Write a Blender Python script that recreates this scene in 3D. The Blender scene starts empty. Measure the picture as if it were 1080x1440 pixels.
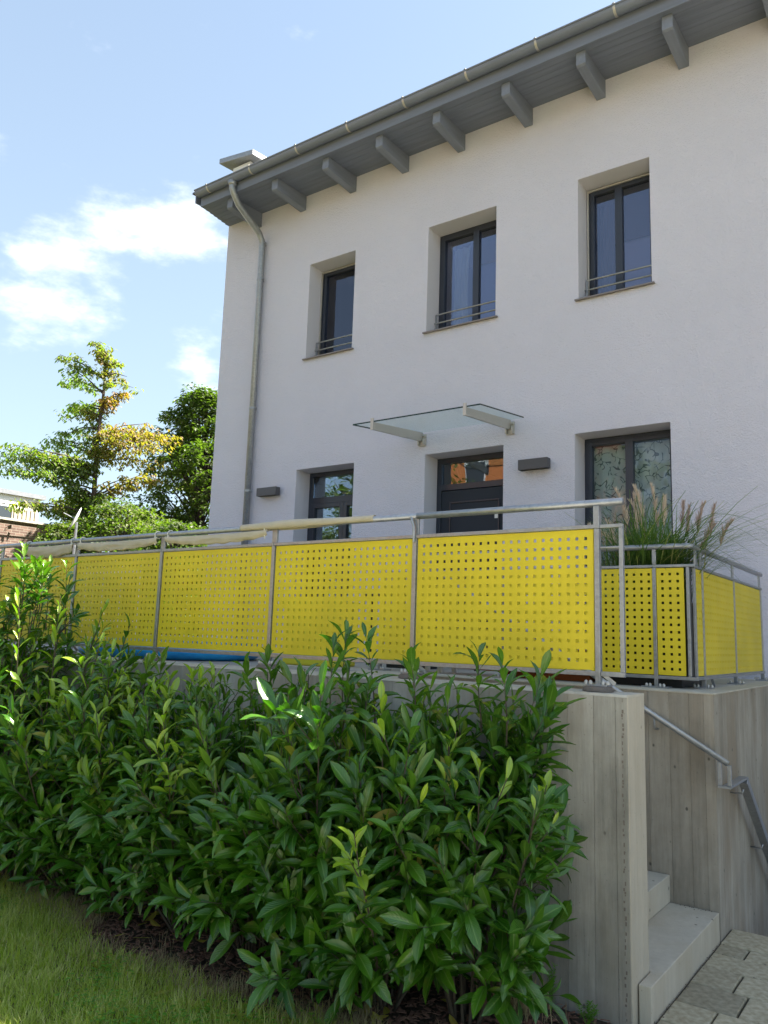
import bpy, math, random
from mathutils import Vector, Matrix, noise
R = math.radians
sc = bpy.context.scene
COL = sc.collection
rnd = random.Random(7)

# ------------------------------------------------------------------ camera
cam = bpy.data.cameras.new('camera'); cam_o = bpy.data.objects.new('camera', cam); COL.objects.link(cam_o)
rt = Vector((0.8140, 0.5799, 0.0323)).normalized()
fw = Vector((-0.5766, 0.8021, 0.15556)).normalized()
rt = (rt - fw*rt.dot(fw)).normalized(); up = rt.cross(fw)
m = Matrix((rt, up, -fw)).transposed().to_4x4(); m.translation = (0, 0, 1.8)
cam_o.matrix_world = m
cam.sensor_fit = 'VERTICAL'; cam.sensor_height = 36; cam.sensor_width = 27
cam.lens = 1108.36/1440*36; cam.clip_start = .05; cam.clip_end = 3000
sc.camera = cam_o

# ------------------------------------------------------------------ light
SUN_AZ = R(42)      # measured from +Y towards +X: sun behind the house, to the right
SUN_EL = R(50)
w = bpy.data.worlds.new('World'); sc.world = w; w.use_nodes = True
nt = w.node_tree; N = nt.nodes; L = nt.links; N.clear()
def nd(nt, t, **k):
    n = nt.nodes.new(t)
    for a, b in k.items(): setattr(n, a, b)
    return n
wo = nd(nt, 'ShaderNodeOutputWorld'); bg = nd(nt, 'ShaderNodeBackground'); bg.inputs[1].default_value = .065
sky = nd(nt, 'ShaderNodeTexSky', sky_type='NISHITA', sun_disc=False)
sky.sun_elevation = SUN_EL; sky.sun_rotation = SUN_AZ; sky.air_density = 1.0; sky.dust_density = 1.0; sky.ozone_density = 1.6; sky.altitude = 100
tc = nd(nt, 'ShaderNodeTexCoord')
mp = nd(nt, 'ShaderNodeMapping'); mp.inputs['Scale'].default_value = (1, 1, 2.2); L.new(tc.outputs['Generated'], mp.inputs[0])
nz = nd(nt, 'ShaderNodeTexNoise'); nz.inputs['Scale'].default_value = 5.2; nz.inputs['Detail'].default_value = 9; nz.inputs['Roughness'].default_value = .58
L.new(mp.outputs[0], nz.inputs[0])
def vmath(nt, op, a, b=None):
    n = nd(nt, 'ShaderNodeVectorMath', operation=op); nt.links.new(a, n.inputs[0])
    if b is not None:
        if hasattr(b, 'links'): nt.links.new(b, n.inputs[1])
        else: n.inputs[1].default_value = b
    return n
def mth(nt, op, a, b=None, clamp=False):
    n = nd(nt, 'ShaderNodeMath', operation=op, use_clamp=clamp)
    for i, v in enumerate((a, b)):
        if v is None: continue
        if hasattr(v, 'links'): nt.links.new(v, n.inputs[i])
        else: n.inputs[i].default_value = v
    return n.outputs[0]
acc = nz.outputs['Fac']
blobs = []
for px, py, rad, amp in ((100, 415, .10, .20), (30, 420, .07, .16), (255, 315, .11, .16), (290, 455, .07, .20), (165, 420, .05, .10),
                         (185, 320, .06, .08), (10, 330, .05, .10), (115, 255, .04, .07)):
    d = (rt*((px-540)/1108.36) - up*((py-720)/1108.36) + fw).normalized()
    n = vmath(nt, 'DISTANCE', tc.outputs['Generated'], tuple(d))
    f = mth(nt, 'SUBTRACT', 1.0, mth(nt, 'DIVIDE', n.outputs['Value'], rad), clamp=True)
    acc = mth(nt, 'ADD', acc, mth(nt, 'MULTIPLY', f, amp*1.0))
cr = nd(nt, 'ShaderNodeMapRange', interpolation_type='SMOOTHSTEP'); L.new(acc, cr.inputs[0])
cr.inputs[1].default_value = .58; cr.inputs[2].default_value = .90; cr.inputs[3].default_value = 0; cr.inputs[4].default_value = .85
# thin veil towards the horizon, all round
sx = nd(nt, 'ShaderNodeSeparateXYZ'); L.new(tc.outputs['Generated'], sx.inputs[0])
hz = nd(nt, 'ShaderNodeMapRange', interpolation_type='SMOOTHSTEP'); L.new(sx.outputs[2], hz.inputs[0])
hz.inputs[1].default_value = -.05; hz.inputs[2].default_value = .95; hz.inputs[3].default_value = .60; hz.inputs[4].default_value = .30
veil = nd(nt, 'ShaderNodeMix', data_type='RGBA'); L.new(hz.outputs[0], veil.inputs[0]); L.new(sky.outputs[0], veil.inputs[6]); veil.inputs[7].default_value = (2.65, 3.2, 3.4, 1)
mx = nd(nt, 'ShaderNodeMix', data_type='RGBA'); L.new(cr.outputs[0], mx.inputs[0]); L.new(veil.outputs[2], mx.inputs[6]); mx.inputs[7].default_value = (8.6, 8.4, 8.4, 1)
L.new(mx.outputs[2], bg.inputs[0]); L.new(bg.outputs[0], wo.inputs[0])

sun = bpy.data.lights.new('sun', 'SUN'); sun.energy = 5; sun.angle = R(.6); sun.color = (1, .93, .82)
so = bpy.data.objects.new('sun', sun); COL.objects.link(so)
sd = Vector((math.sin(SUN_AZ)*math.cos(SUN_EL), math.cos(SUN_AZ)*math.cos(SUN_EL), math.sin(SUN_EL)))
so.rotation_euler = sd.to_track_quat('Z', 'Y').to_euler()
sc.view_settings.view_transform = 'Standard'; sc.view_settings.look = 'None'
sc.view_settings.exposure = 2.22; sc.view_settings.gamma = 1; sc.view_settings.use_curve_mapping = False
sc.render.engine = 'CYCLES'; sc.cycles.max_bounces = 8; sc.cycles.transparent_max_bounces = 16; sc.cycles.caustics_reflective = False; sc.cycles.caustics_refractive = False

# ------------------------------------------------------------------ materials
def mat(name, col, rough=.7, metal=0, spec=.5, var=0, vscale=4, bump=0, bscale=60, col2=None, trans=0, coords='Object', bdist=.01, detail=6, stretch=None):
    M_ = bpy.data.materials.new(name); M_.use_nodes = True; t = M_.node_tree; b = t.nodes['Principled BSDF']
    b.inputs['Roughness'].default_value = rough; b.inputs['Metallic'].default_value = metal; b.inputs['Specular IOR Level'].default_value = spec
    c = (*col, 1)
    tcn = nd(t, 'ShaderNodeTexCoord'); src = tcn.outputs[coords]
    if stretch:
        mpn = nd(t, 'ShaderNodeMapping'); mpn.inputs['Scale'].default_value = stretch; t.links.new(src, mpn.inputs[0]); src = mpn.outputs[0]
    if col2 or var:
        n = nd(t, 'ShaderNodeTexNoise'); n.inputs['Scale'].default_value = vscale; n.inputs['Detail'].default_value = detail; t.links.new(src, n.inputs[0])
        mr = nd(t, 'ShaderNodeMapRange'); mr.inputs[1].default_value = .3; mr.inputs[2].default_value = .7; t.links.new(n.outputs['Fac'], mr.inputs[0])
        mi = nd(t, 'ShaderNodeMix', data_type='RGBA'); t.links.new(mr.outputs[0], mi.inputs[0])
        c2 = (*col2, 1) if col2 else tuple(x*(1+var) for x in col)+(1,)
        c1 = c if col2 else tuple(x*(1-var) for x in col)+(1,)
        mi.inputs[6].default_value = c1; mi.inputs[7].default_value = c2; t.links.new(mi.outputs[2], b.inputs['Base Color'])
    else: b.inputs['Base Color'].default_value = c
    if bump:
        n = nd(t, 'ShaderNodeTexNoise'); n.inputs['Scale'].default_value = bscale; n.inputs['Detail'].default_value = 5; t.links.new(src, n.inputs[0])
        bp = nd(t, 'ShaderNodeBump'); bp.inputs['Strength'].default_value = bump; bp.inputs['Distance'].default_value = bdist
        t.links.new(n.outputs['Fac'], bp.inputs['Height']); t.links.new(bp.outputs[0], b.inputs['Normal'])
    return M_
def foliage_mat(name, ca, cb, cc=None, rough=.35, transl=.35, spec=.5, midrib=True, tcol=(.25, .45, .05)):
    """leaf: ca..cb by per-leaf random 'rv' attribute (+ object random), optional cc by 'hue' attribute, pale midrib from uv"""
    M_ = bpy.data.materials.new(name); M_.use_nodes = True; t = M_.node_tree; b = t.nodes['Principled BSDF']
    a = nd(t, 'ShaderNodeAttribute', attribute_name='rv'); oi = nd(t, 'ShaderNodeObjectInfo')
    s = mth(t, 'FRACT', mth(t, 'ADD', a.outputs['Fac'], oi.outputs['Random']))
    m1 = nd(t, 'ShaderNodeMix', data_type='RGBA'); t.links.new(s, m1.inputs[0]); m1.inputs[6].default_value = (*ca, 1); m1.inputs[7].default_value = (*cb, 1)
    out = m1.outputs[2]
    if cc:
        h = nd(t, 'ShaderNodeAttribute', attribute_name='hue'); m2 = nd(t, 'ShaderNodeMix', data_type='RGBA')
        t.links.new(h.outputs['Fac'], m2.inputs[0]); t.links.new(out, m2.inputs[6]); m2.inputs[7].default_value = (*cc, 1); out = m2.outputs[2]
    if midrib:
        uv = nd(t, 'ShaderNodeUVMap'); s2 = nd(t, 'ShaderNodeSeparateXYZ'); t.links.new(uv.outputs[0], s2.inputs[0])
        dd = mth(t, 'ABSOLUTE', mth(t, 'SUBTRACT', s2.outputs[0], .5))
        mm = nd(t, 'ShaderNodeMapRange'); t.links.new(dd, mm.inputs[0]); mm.inputs[1].default_value = .02; mm.inputs[2].default_value = .07; mm.inputs[3].default_value = .55; mm.inputs[4].default_value = 0
        m3 = nd(t, 'ShaderNodeMix', data_type='RGBA'); t.links.new(mm.outputs[0], m3.inputs[0]); t.links.new(out, m3.inputs[6]); m3.inputs[7].default_value = (.16, .27, .06, 1); out = m3.outputs[2]
        # side veins as relief
        wv = mth(t, 'SINE', mth(t, 'MULTIPLY', mth(t, 'SUBTRACT', s2.outputs[1], mth(t, 'MULTIPLY', dd, .5)), 75))
        bp = nd(t, 'ShaderNodeBump'); bp.inputs['Strength'].default_value = .25; bp.inputs['Distance'].default_value = .002; t.links.new(wv, bp.inputs['Height']); t.links.new(bp.outputs[0], b.inputs['Normal'])
    geo = nd(t, 'ShaderNodeNewGeometry'); m4 = nd(t, 'ShaderNodeMix', data_type='RGBA'); t.links.new(mth(t, 'MULTIPLY', geo.outputs['Backfacing'], .3), m4.inputs[0])
    t.links.new(out, m4.inputs[6]); m4.inputs[7].default_value = (.12, .2, .045, 1)
    t.links.new(m4.outputs[2], b.inputs['Base Color']); b.inputs['Roughness'].default_value = rough; b.inputs['Specular IOR Level'].default_value = spec
    tr = nd(t, 'ShaderNodeBsdfTranslucent'); ms = nd(t, 'ShaderNodeMixShader'); ms.inputs[0].default_value = transl
    mt = nd(t, 'ShaderNodeMix', data_type='RGBA', blend_type='MULTIPLY'); mt.inputs[0].default_value = 1; t.links.new(out, mt.inputs[6]); mt.inputs[7].default_value = (tcol[0]*6, tcol[1]*5, tcol[2]*6, 1)
    t.links.new(mt.outputs[2], tr.inputs[0])
    o = t.nodes['Material Output']; t.links.new(b.outputs[0], ms.inputs[1]); t.links.new(tr.outputs[0], ms.inputs[2]); t.links.new(ms.outputs[0], o.inputs[0])
    return M_

def plaster():
    M_ = mat('plaster', (.675, .655, .735), .9, var=.025, vscale=.8); t = M_.node_tree; b = t.nodes['Principled BSDF']; b.inputs['Specular IOR Level'].default_value = .15
    tcn = nd(t, 'ShaderNodeTexCoord')
    v = nd(t, 'ShaderNodeTexVoronoi'); v.inputs['Scale'].default_value = 110; t.links.new(tcn.outputs['Object'], v.inputs[0])
    n = nd(t, 'ShaderNodeTexNoise'); n.inputs['Scale'].default_value = 45; n.inputs['Detail'].default_value = 7; t.links.new(tcn.outputs['Object'], n.inputs[0])
    n2 = nd(t, 'ShaderNodeTexNoise'); n2.inputs['Scale'].default_value = 5; n2.inputs['Detail'].default_value = 3; t.links.new(tcn.outputs['Object'], n2.inputs[0])
    h = mth(t, 'ADD', mth(t, 'ADD', mth(t, 'MULTIPLY', v.outputs['Distance'], .6), n.outputs['Fac']), mth(t, 'MULTIPLY', n2.outputs['Fac'], 1.5))
    bp = nd(t, 'ShaderNodeBump'); bp.inputs['Strength'].default_value = 1; bp.inputs['Distance'].default_value = .012; t.links.new(h, bp.inputs['Height']); t.links.new(bp.outputs[0], b.inputs['Normal'])
    return M_
def concrete(name, ca, cb, warm):
    M_ = bpy.data.materials.new(name); M_.use_nodes = True; t = M_.node_tree; b = t.nodes['Principled BSDF']; b.inputs['Roughness'].default_value = .85; b.inputs['Specular IOR Level'].default_value = .25
    tcn = nd(t, 'ShaderNodeTexCoord'); a = nd(t, 'ShaderNodeAttribute', attribute_name='rv')
    def noise_(scale, st, det=6, ro=.55):
        mpn = nd(t, 'ShaderNodeMapping'); mpn.inputs['Scale'].default_value = st; t.links.new(tcn.outputs['Object'], mpn.inputs[0])
        n = nd(t, 'ShaderNodeTexNoise'); n.inputs['Scale'].default_value = scale; n.inputs['Detail'].default_value = det; n.inputs['Roughness'].default_value = ro
        t.links.new(mpn.outputs[0], n.inputs[0]); return n.outputs['Fac']
    streak = noise_(9, (3.2, 3.2, .16)); fine = noise_(60, (2.4, 2.4, .12)); patch = noise_(2.2, (1, 1, .6), 9, .68); warmn = noise_(2.1, (1.4, 1.4, .35))
    f = mth(t, 'ADD', mth(t, 'ADD', mth(t, 'MULTIPLY', streak, .34), mth(t, 'MULTIPLY', fine, .12)), mth(t, 'ADD', mth(t, 'MULTIPLY', patch, .9), mth(t, 'MULTIPLY', a.outputs['Fac'], .13)))
    mr = nd(t, 'ShaderNodeMapRange'); t.links.new(f, mr.inputs[0]); mr.inputs[1].default_value = .50; mr.inputs[2].default_value = .92
    m1 = nd(t, 'ShaderNodeMix', data_type='RGBA'); t.links.new(mr.outputs[0], m1.inputs[0]); m1.inputs[6].default_value = (*ca, 1); m1.inputs[7].default_value = (*cb, 1)
    m2 = nd(t, 'ShaderNodeMix', data_type='RGBA'); wr = nd(t, 'ShaderNodeMapRange'); t.links.new(warmn, wr.inputs[0]); wr.inputs[1].default_value = .46; wr.inputs[2].default_value = .68; wr.inputs[4].default_value = .8
    t.links.new(wr.outputs[0], m2.inputs[0]); t.links.new(m1.outputs[2], m2.inputs[6]); m2.inputs[7].default_value = (*warm, 1)
    # air holes and knot marks
    mpn = nd(t, 'ShaderNodeMapping'); mpn.inputs['Scale'].default_value = (1, 1, .75); t.links.new(tcn.outputs['Object'], mpn.inputs[0])
    v = nd(t, 'ShaderNodeTexVoronoi'); v.inputs['Scale'].default_value = 9.0; t.links.new(mpn.outputs[0], v.inputs[0])
    pr = nd(t, 'ShaderNodeMapRange'); t.links.new(v.outputs['Distance'], pr.inputs[0]); pr.inputs[1].default_value = .05; pr.inputs[2].default_value = .10; pr.inputs[3].default_value = .8; pr.inputs[4].default_value = 0
    m3 = nd(t, 'ShaderNodeMix', data_type='RGBA'); t.links.new(pr.outputs[0], m3.inputs[0]); t.links.new(m2.outputs[2], m3.inputs[6]); m3.inputs[7].default_value = (.07, .065, .055, 1)
    v2 = nd(t, 'ShaderNodeTexVoronoi'); v2.inputs['Scale'].default_value = 26; t.links.new(tcn.outputs['Object'], v2.inputs[0])
    pr2 = nd(t, 'ShaderNodeMapRange'); t.links.new(v2.outputs['Distance'], pr2.inputs[0]); pr2.inputs[1].default_value = .04; pr2.inputs[2].default_value = .12; pr2.inputs[3].default_value = .35; pr2.inputs[4].default_value = 0
    m4 = nd(t, 'ShaderNodeMix', data_type='RGBA'); t.links.new(pr2.outputs[0], m4.inputs[0]); t.links.new(m3.outputs[2], m4.inputs[6]); m4.inputs[7].default_value = (.1, .095, .085, 1)
    t.links.new(m4.outputs[2], b.inputs['Base Color'])
    hgt = mth(t, 'SUBTRACT', mth(t, 'ADD', fine, mth(t, 'MULTIPLY', streak, 1.2)), mth(t, 'MULTIPLY', mth(t, 'ADD', pr.outputs[0], pr2.outputs[0]), 1.0))
    bp = nd(t, 'ShaderNodeBump'); bp.inputs['Strength'].default_value = .6; bp.inputs['Distance'].default_value = .004; t.links.new(hgt, bp.inputs['Height']); t.links.new(bp.outputs[0], b.inputs['Normal'])
    return M_
def galv(name, base=.42, rough=.42, metal=.75):
    M_ = bpy.data.materials.new(name); M_.use_nodes = True; t = M_.node_tree; b = t.nodes['Principled BSDF']; b.inputs['Metallic'].default_value = metal
    tcn = nd(t, 'ShaderNodeTexCoord'); v = nd(t, 'ShaderNodeTexVoronoi'); v.inputs['Scale'].default_value = 55; t.links.new(tcn.outputs['Object'], v.inputs[0])
    n = nd(t, 'ShaderNodeTexNoise'); n.inputs['Scale'].default_value = 9; n.inputs['Detail'].default_value = 6; t.links.new(tcn.outputs['Object'], n.inputs[0])
    s = nd(t, 'ShaderNodeSeparateColor'); t.links.new(v.outputs['Color'], s.inputs[0])
    f = mth(t, 'ADD', mth(t, 'MULTIPLY', s.outputs[0], .35), mth(t, 'MULTIPLY', n.outputs['Fac'], .65))
    m1 = nd(t, 'ShaderNodeMix', data_type='RGBA'); t.links.new(f, m1.inputs[0]); m1.inputs[6].default_value = (base*.7, base*.73, base*.78, 1); m1.inputs[7].default_value = (base*1.3, base*1.33, base*1.37, 1)
    t.links.new(m1.outputs[2], b.inputs['Base Color']); t.links.new(mth(t, 'ADD', rough-.12, mth(t, 'MULTIPLY', f, .25)), b.inputs['Roughness'])
    return M_
def glass(name, tint, refl, rough=0.0, tr=(1, 1, 1), wav=.0, fres=1.0):
    M_ = bpy.data.materials.new(name); M_.use_nodes = True; t = M_.node_tree; t.nodes.remove(t.nodes['Principled BSDF']); o = t.nodes['Material Output']
    g = nd(t, 'ShaderNodeBsdfGlossy'); g.inputs[0].default_value = (*tint, 1); g.inputs['Roughness'].default_value = rough
    tp = nd(t, 'ShaderNodeBsdfTransparent'); tp.inputs[0].default_value = (*tr, 1)
    fr = nd(t, 'ShaderNodeFresnel'); fr.inputs[0].default_value = 1.5
    f = mth(t, 'ADD', mth(t, 'MULTIPLY', fr.outputs[0], fres), refl, clamp=True)
    if wav:
        tcn = nd(t, 'ShaderNodeTexCoord'); n = nd(t, 'ShaderNodeTexNoise'); n.inputs['Scale'].default_value = 1.7; n.inputs['Detail'].default_value = 1; t.links.new(tcn.outputs['Object'], n.inputs[0])
        bp = nd(t, 'ShaderNodeBump'); bp.inputs['Strength'].default_value = wav; bp.inputs['Distance'].default_value = .02; t.links.new(n.outputs['Fac'], bp.inputs['Height']); t.links.new(bp.outputs[0], g.inputs['Normal'])
    ms = nd(t, 'ShaderNodeMixShader'); t.links.new(f, ms.inputs[0]); t.links.new(tp.outputs[0], ms.inputs[1]); t.links.new(g.outputs[0], ms.inputs[2]); t.links.new(ms.outputs[0], o.inputs[0])
    return M_
def brickmat(name, a, b_, mortar, scale, w_=.24, h_=.075, axis='XZ'):
    M_ = mat(name, a, .9); t = M_.node_tree; b = t.nodes['Principled BSDF']; tcn = nd(t, 'ShaderNodeTexCoord'); s = nd(t, 'ShaderNodeSeparateXYZ'); t.links.new(tcn.outputs['Object'], s.inputs[0])
    c = nd(t, 'ShaderNodeCombineXYZ'); t.links.new(s.outputs[0 if axis == 'XZ' else 1], c.inputs[0]); t.links.new(s.outputs[2], c.inputs[1])
    br = nd(t, 'ShaderNodeTexBrick'); t.links.new(c.outputs[0], br.inputs[0]); br.inputs['Color1'].default_value = (*a, 1); br.inputs['Color2'].default_value = (*b_, 1); br.inputs['Mortar'].default_value = (*mortar, 1)
    br.inputs['Scale'].default_value = 1; br.inputs['Brick Width'].default_value = w_; br.inputs['Row Height'].default_value = h_; br.inputs['Mortar Size'].default_value = .01
    t.links.new(br.outputs[0], b.inputs['Base Color'])
    bp = nd(t, 'ShaderNodeBump'); bp.inputs['Distance'].default_value = .01; t.links.new(mth(t, 'SUBTRACT', 1, br.outputs['Fac']), bp.inputs['Height']); t.links.new(bp.outputs[0], b.inputs['Normal'])
    return M_
def curtain_pattern():
    M_ = mat('curtain_pattern', (.33, .37, .35), .9); t = M_.node_tree; b = t.nodes['Principled BSDF']; tcn = nd(t, 'ShaderNodeTexCoord')
    n = nd(t, 'ShaderNodeTexNoise'); n.inputs['Scale'].default_value = 5; n.inputs['Detail'].default_value = 1; t.links.new(tcn.outputs['Object'], n.inputs[0])
    mi = nd(t, 'ShaderNodeMix', data_type='RGBA'); mi.inputs[0].default_value = .3; t.links.new(tcn.outputs['Object'], mi.inputs[6]); t.links.new(n.outputs['Color'], mi.inputs[7])
    v = nd(t, 'ShaderNodeTexVoronoi', feature='DISTANCE_TO_EDGE'); v.inputs['Scale'].default_value = 11; t.links.new(mi.outputs[2], v.inputs[0])
    n2 = nd(t, 'ShaderNodeTexNoise'); n2.inputs['Scale'].default_value = 9; t.links.new(tcn.outputs['Object'], n2.inputs[0])
    a = nd(t, 'ShaderNodeMapRange'); t.links.new(v.outputs['Distance'], a.inputs[0]); a.inputs[1].default_value = .035; a.inputs[2].default_value = .07; a.inputs[3].default_value = 1; a.inputs[4].default_value = 0
    g = nd(t, 'ShaderNodeMapRange'); t.links.new(n2.outputs['Fac'], g.inputs[0]); g.inputs[1].default_value = .42; g.inputs[2].default_value = .5
    m2 = nd(t, 'ShaderNodeMix', data_type='RGBA'); t.links.new(mth(t, 'MULTIPLY', a.outputs[0], g.outputs[0]), m2.inputs[0]); m2.inputs[6].default_value = (.58, .61, .59, 1); m2.inputs[7].default_value = (.13, .16, .17, 1)
    t.links.new(m2.outputs[2], b.inputs['Base Color']); return M_

MT = dict(
 plaster=plaster(),
 reveal=mat('reveal_plaster', (.655, .635, .69), .9, bump=.5, bscale=120, bdist=.004),
 anthracite=mat('anthracite_frame', (.028, .033, .048), .35, bump=.05, bscale=300),
 door=mat('anthracite_door', (.03, .036, .048), .6, spec=.2, bump=.08, bscale=260),
 interior=mat('interior_paint', (.30, .27, .25), .9),
 interior_floor=mat('interior_floor', (.18, .12, .08), .6),
 greywood=mat('grey_painted_wood', (.17, .19, .245), .6, var=.12, vscale=6, bump=.35, bscale=40, bdist=.003, stretch=(.25, 3, 3)),
 rafter=mat('grey_painted_beam', (.19, .21, .265), .6, var=.12, vscale=5, bump=.35, bscale=35, bdist=.003, stretch=(3, .3, 3)),
 zinc=galv('zinc_sheet', .30, .40, .45), gutterm=mat('painted_zinc', (.17, .19, .245), .45, var=.08, vscale=3), galv=galv('galvanised_steel', .36, .42), stainless=mat('stainless_steel', (.52, .49, .44), .4, metal=.45, bump=.05, bscale=80),
 roof=mat('roof_sheet', (.10, .105, .115), .5, metal=.3, var=.1),
 sill=mat('sill_sheet', (.22, .19, .175), .45, metal=.4),
 yellow=mat('yellow_panel', (.68, .54, .018), .5, var=.08, vscale=2.5, bump=.04, bscale=150, bdist=.002),
 conc=concrete('board_marked_concrete', (.20, .19, .163), (.46, .438, .385), (.29, .25, .185)),
 conc2=concrete('board_marked_concrete_warm', (.20, .178, .142), (.45, .405, .335), (.29, .235, .17)),
 conc3=concrete('smooth_concrete', (.42, .375, .295), (.56, .51, .41), (.44, .38, .28)),
 cap=mat('concrete_cap', (.42, .39, .32), .9, col2=(.55, .51, .43), vscale=7, bump=.6, bscale=50),
 grout=mat('grout_pad', (.17, .14, .115), .9, bump=.5, bscale=60),
 stone=mat('paving_stone', (.27, .23, .145), .9, col2=(.47, .42, .30), vscale=28, bump=.5, bscale=90, bdist=.004, coords='Object'),
 joint=mat('joint_sand', (.05, .047, .035), 1, bump=.6, bscale=120, col2=(.075, .07, .045), vscale=12),
 soil=mat('soil', (.045, .033, .023), 1, col2=(.09, .065, .042), vscale=14, bump=1, bscale=40, bdist=.02),
 lawn=mat('lawn_ground', (.06, .075, .018), 1, col2=(.14, .12, .05), vscale=9, bump=1, bscale=60, bdist=.02),
 deck=mat('terrace_floor', (.30, .28, .25), .85, var=.1, vscale=3),
 cloth=mat('beige_cloth', (.50, .44, .33), .9, var=.08, vscale=8, bump=.3, bscale=60),
 white=mat('white_paint', (.78, .77, .74), .6, var=.03),
 cordm=mat('white_cord', (.7, .68, .6), .9),
 blue=mat('blue_foil', (.01, .26, .75), .25, col2=(.03, .42, .9), vscale=4, bump=.5, bscale=9, bdist=.03),
 red=mat('red_rubber', (.45, .02, .025), .4), terracotta=mat('terracotta', (.34, .10, .035), .8, var=.1, bump=.3),
 brightyellow=mat('yellow_plastic', (.75, .68, .05), .4), darkpl=mat('dark_plastic', (.02, .021, .024), .5, var=.2), teal=mat('teal_plastic', (.02, .25, .3), .4),
 skypaint_blue=mat('painted_sky_blue', (.24, .27, .46), .9), skypaint_lilac=mat('painted_sky_lilac', (.50, .46, .58), .9),  # sky mirrored in the upper windows, put into the sheet colours
 lampbox=mat('anthracite_lamp', (.075, .072, .078), .5, bump=.1, bscale=200),
 bark=mat('bark', (.09, .065, .055), .95, var=.3, vscale=20, bump=1, bscale=30, bdist=.02, stretch=(1, 1, .3)),
 stem=mat('laurel_stem', (.10, .12, .035), .7, var=.3, vscale=9),
 stembrown=mat('laurel_wood', (.075, .06, .04), .9, var=.3, vscale=12, bump=.6, bscale=60),
 chips=mat('bark_chip', (.11, .06, .042), .95, col2=(.24, .13, .085), vscale=30, bump=.5, bscale=90),
 orange=mat('orange_render', (.48, .17, .055), .9, var=.05), rooftile=mat('red_tile', (.25, .08, .05), .9, var=.2),
 winframe=mat('white_window_frame', (.6, .6, .6), .5),
 glass=glass('window_glass', (.80, .84, 1.0), .05, 0, (.75, .78, .85), .12), glass_low=glass('door_glass', (.85, .9, 1.0), .04, 0, (.8, .86, .88), .2), glass_fr=glass('curtain_door_glass', (.85, .9, 1.0), .0, 0, (.88, .92, .94), .2, .7),
 canopyglass=glass('canopy_glass', (.9, 1, .97), .05, .02, (.93, .97, .955), 0, 0.0), canopyedge=mat('glass_edge', (.015, .04, .035), .15),
 farwin=mat('far_window', (.05, .06, .07), .15), brick=brickmat('old_brick', (.13, .08, .065), (.22, .14, .11), (.30, .25, .2), 1, axis='YZ'),
 patt=curtain_pattern(), curtain=mat('sheer_curtain', (.42, .44, .38), .95, bump=.1, bscale=40), darkcurtain=mat('brown_curtain', (.16, .12, .11), .95), purplecurtain=mat('plum_curtain', (.20, .15, .17), .95),
 leaf=foliage_mat('laurel_leaf', (.026, .098, .007), (.075, .19, .013), (.32, .44, .035), rough=.21, spec=.65, transl=.18, tcol=(.22, .42, .06)),  # third colour: young growth and sun painted on the left laurels
 leafdead=foliage_mat('yellowed_leaf', (.30, .27, .04), (.38, .30, .06), rough=.45, transl=.3),
 cherry=foliage_mat('cherry_leaf', (.11, .145, .055), (.19, .22, .08), (.36, .18, .08), rough=.55, transl=.45, midrib=False),
 maple=foliage_mat('maple_leaf', (.055, .08, .03), (.12, .145, .045), (.22, .23, .075), rough=.5, transl=.38, midrib=False),
 grass=foliage_mat('lawn_blade', (.25, .29, .03), (.46, .48, .075), (.60, .52, .24), rough=.6, transl=.35, midrib=False),
 reed=foliage_mat('reed_blade', (.055, .105, .03), (.12, .18, .06), (.32, .30, .14), rough=.5, transl=.3, midrib=False),
 plume=foliage_mat('plume', (.62, .56, .44), (.80, .74, .60), rough=.8, transl=.5, midrib=False, tcol=(.2, .2, .17)),
 plumered=foliage_mat('young_plume', (.46, .36, .30), (.58, .46, .38), rough=.8, transl=.4, midrib=False, tcol=(.2, .2, .17)),
 straw=foliage_mat('straw', (.34, .27, .14), (.46, .38, .22), rough=.8, transl=.3, midrib=False, tcol=(.2, .2, .17)),
 weed=foliage_mat('weed_leaf', (.10, .22, .02), (.17, .33, .04), rough=.5, transl=.4, midrib=False),
)
lampm = bpy.data.materials.new('lit_bulb'); lampm.use_nodes = True; lb = lampm.node_tree.nodes['Principled BSDF']; lb.inputs['Emission Color'].default_value = (1, .9, .75, 1); lb.inputs['Emission Strength'].default_value = 6

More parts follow.
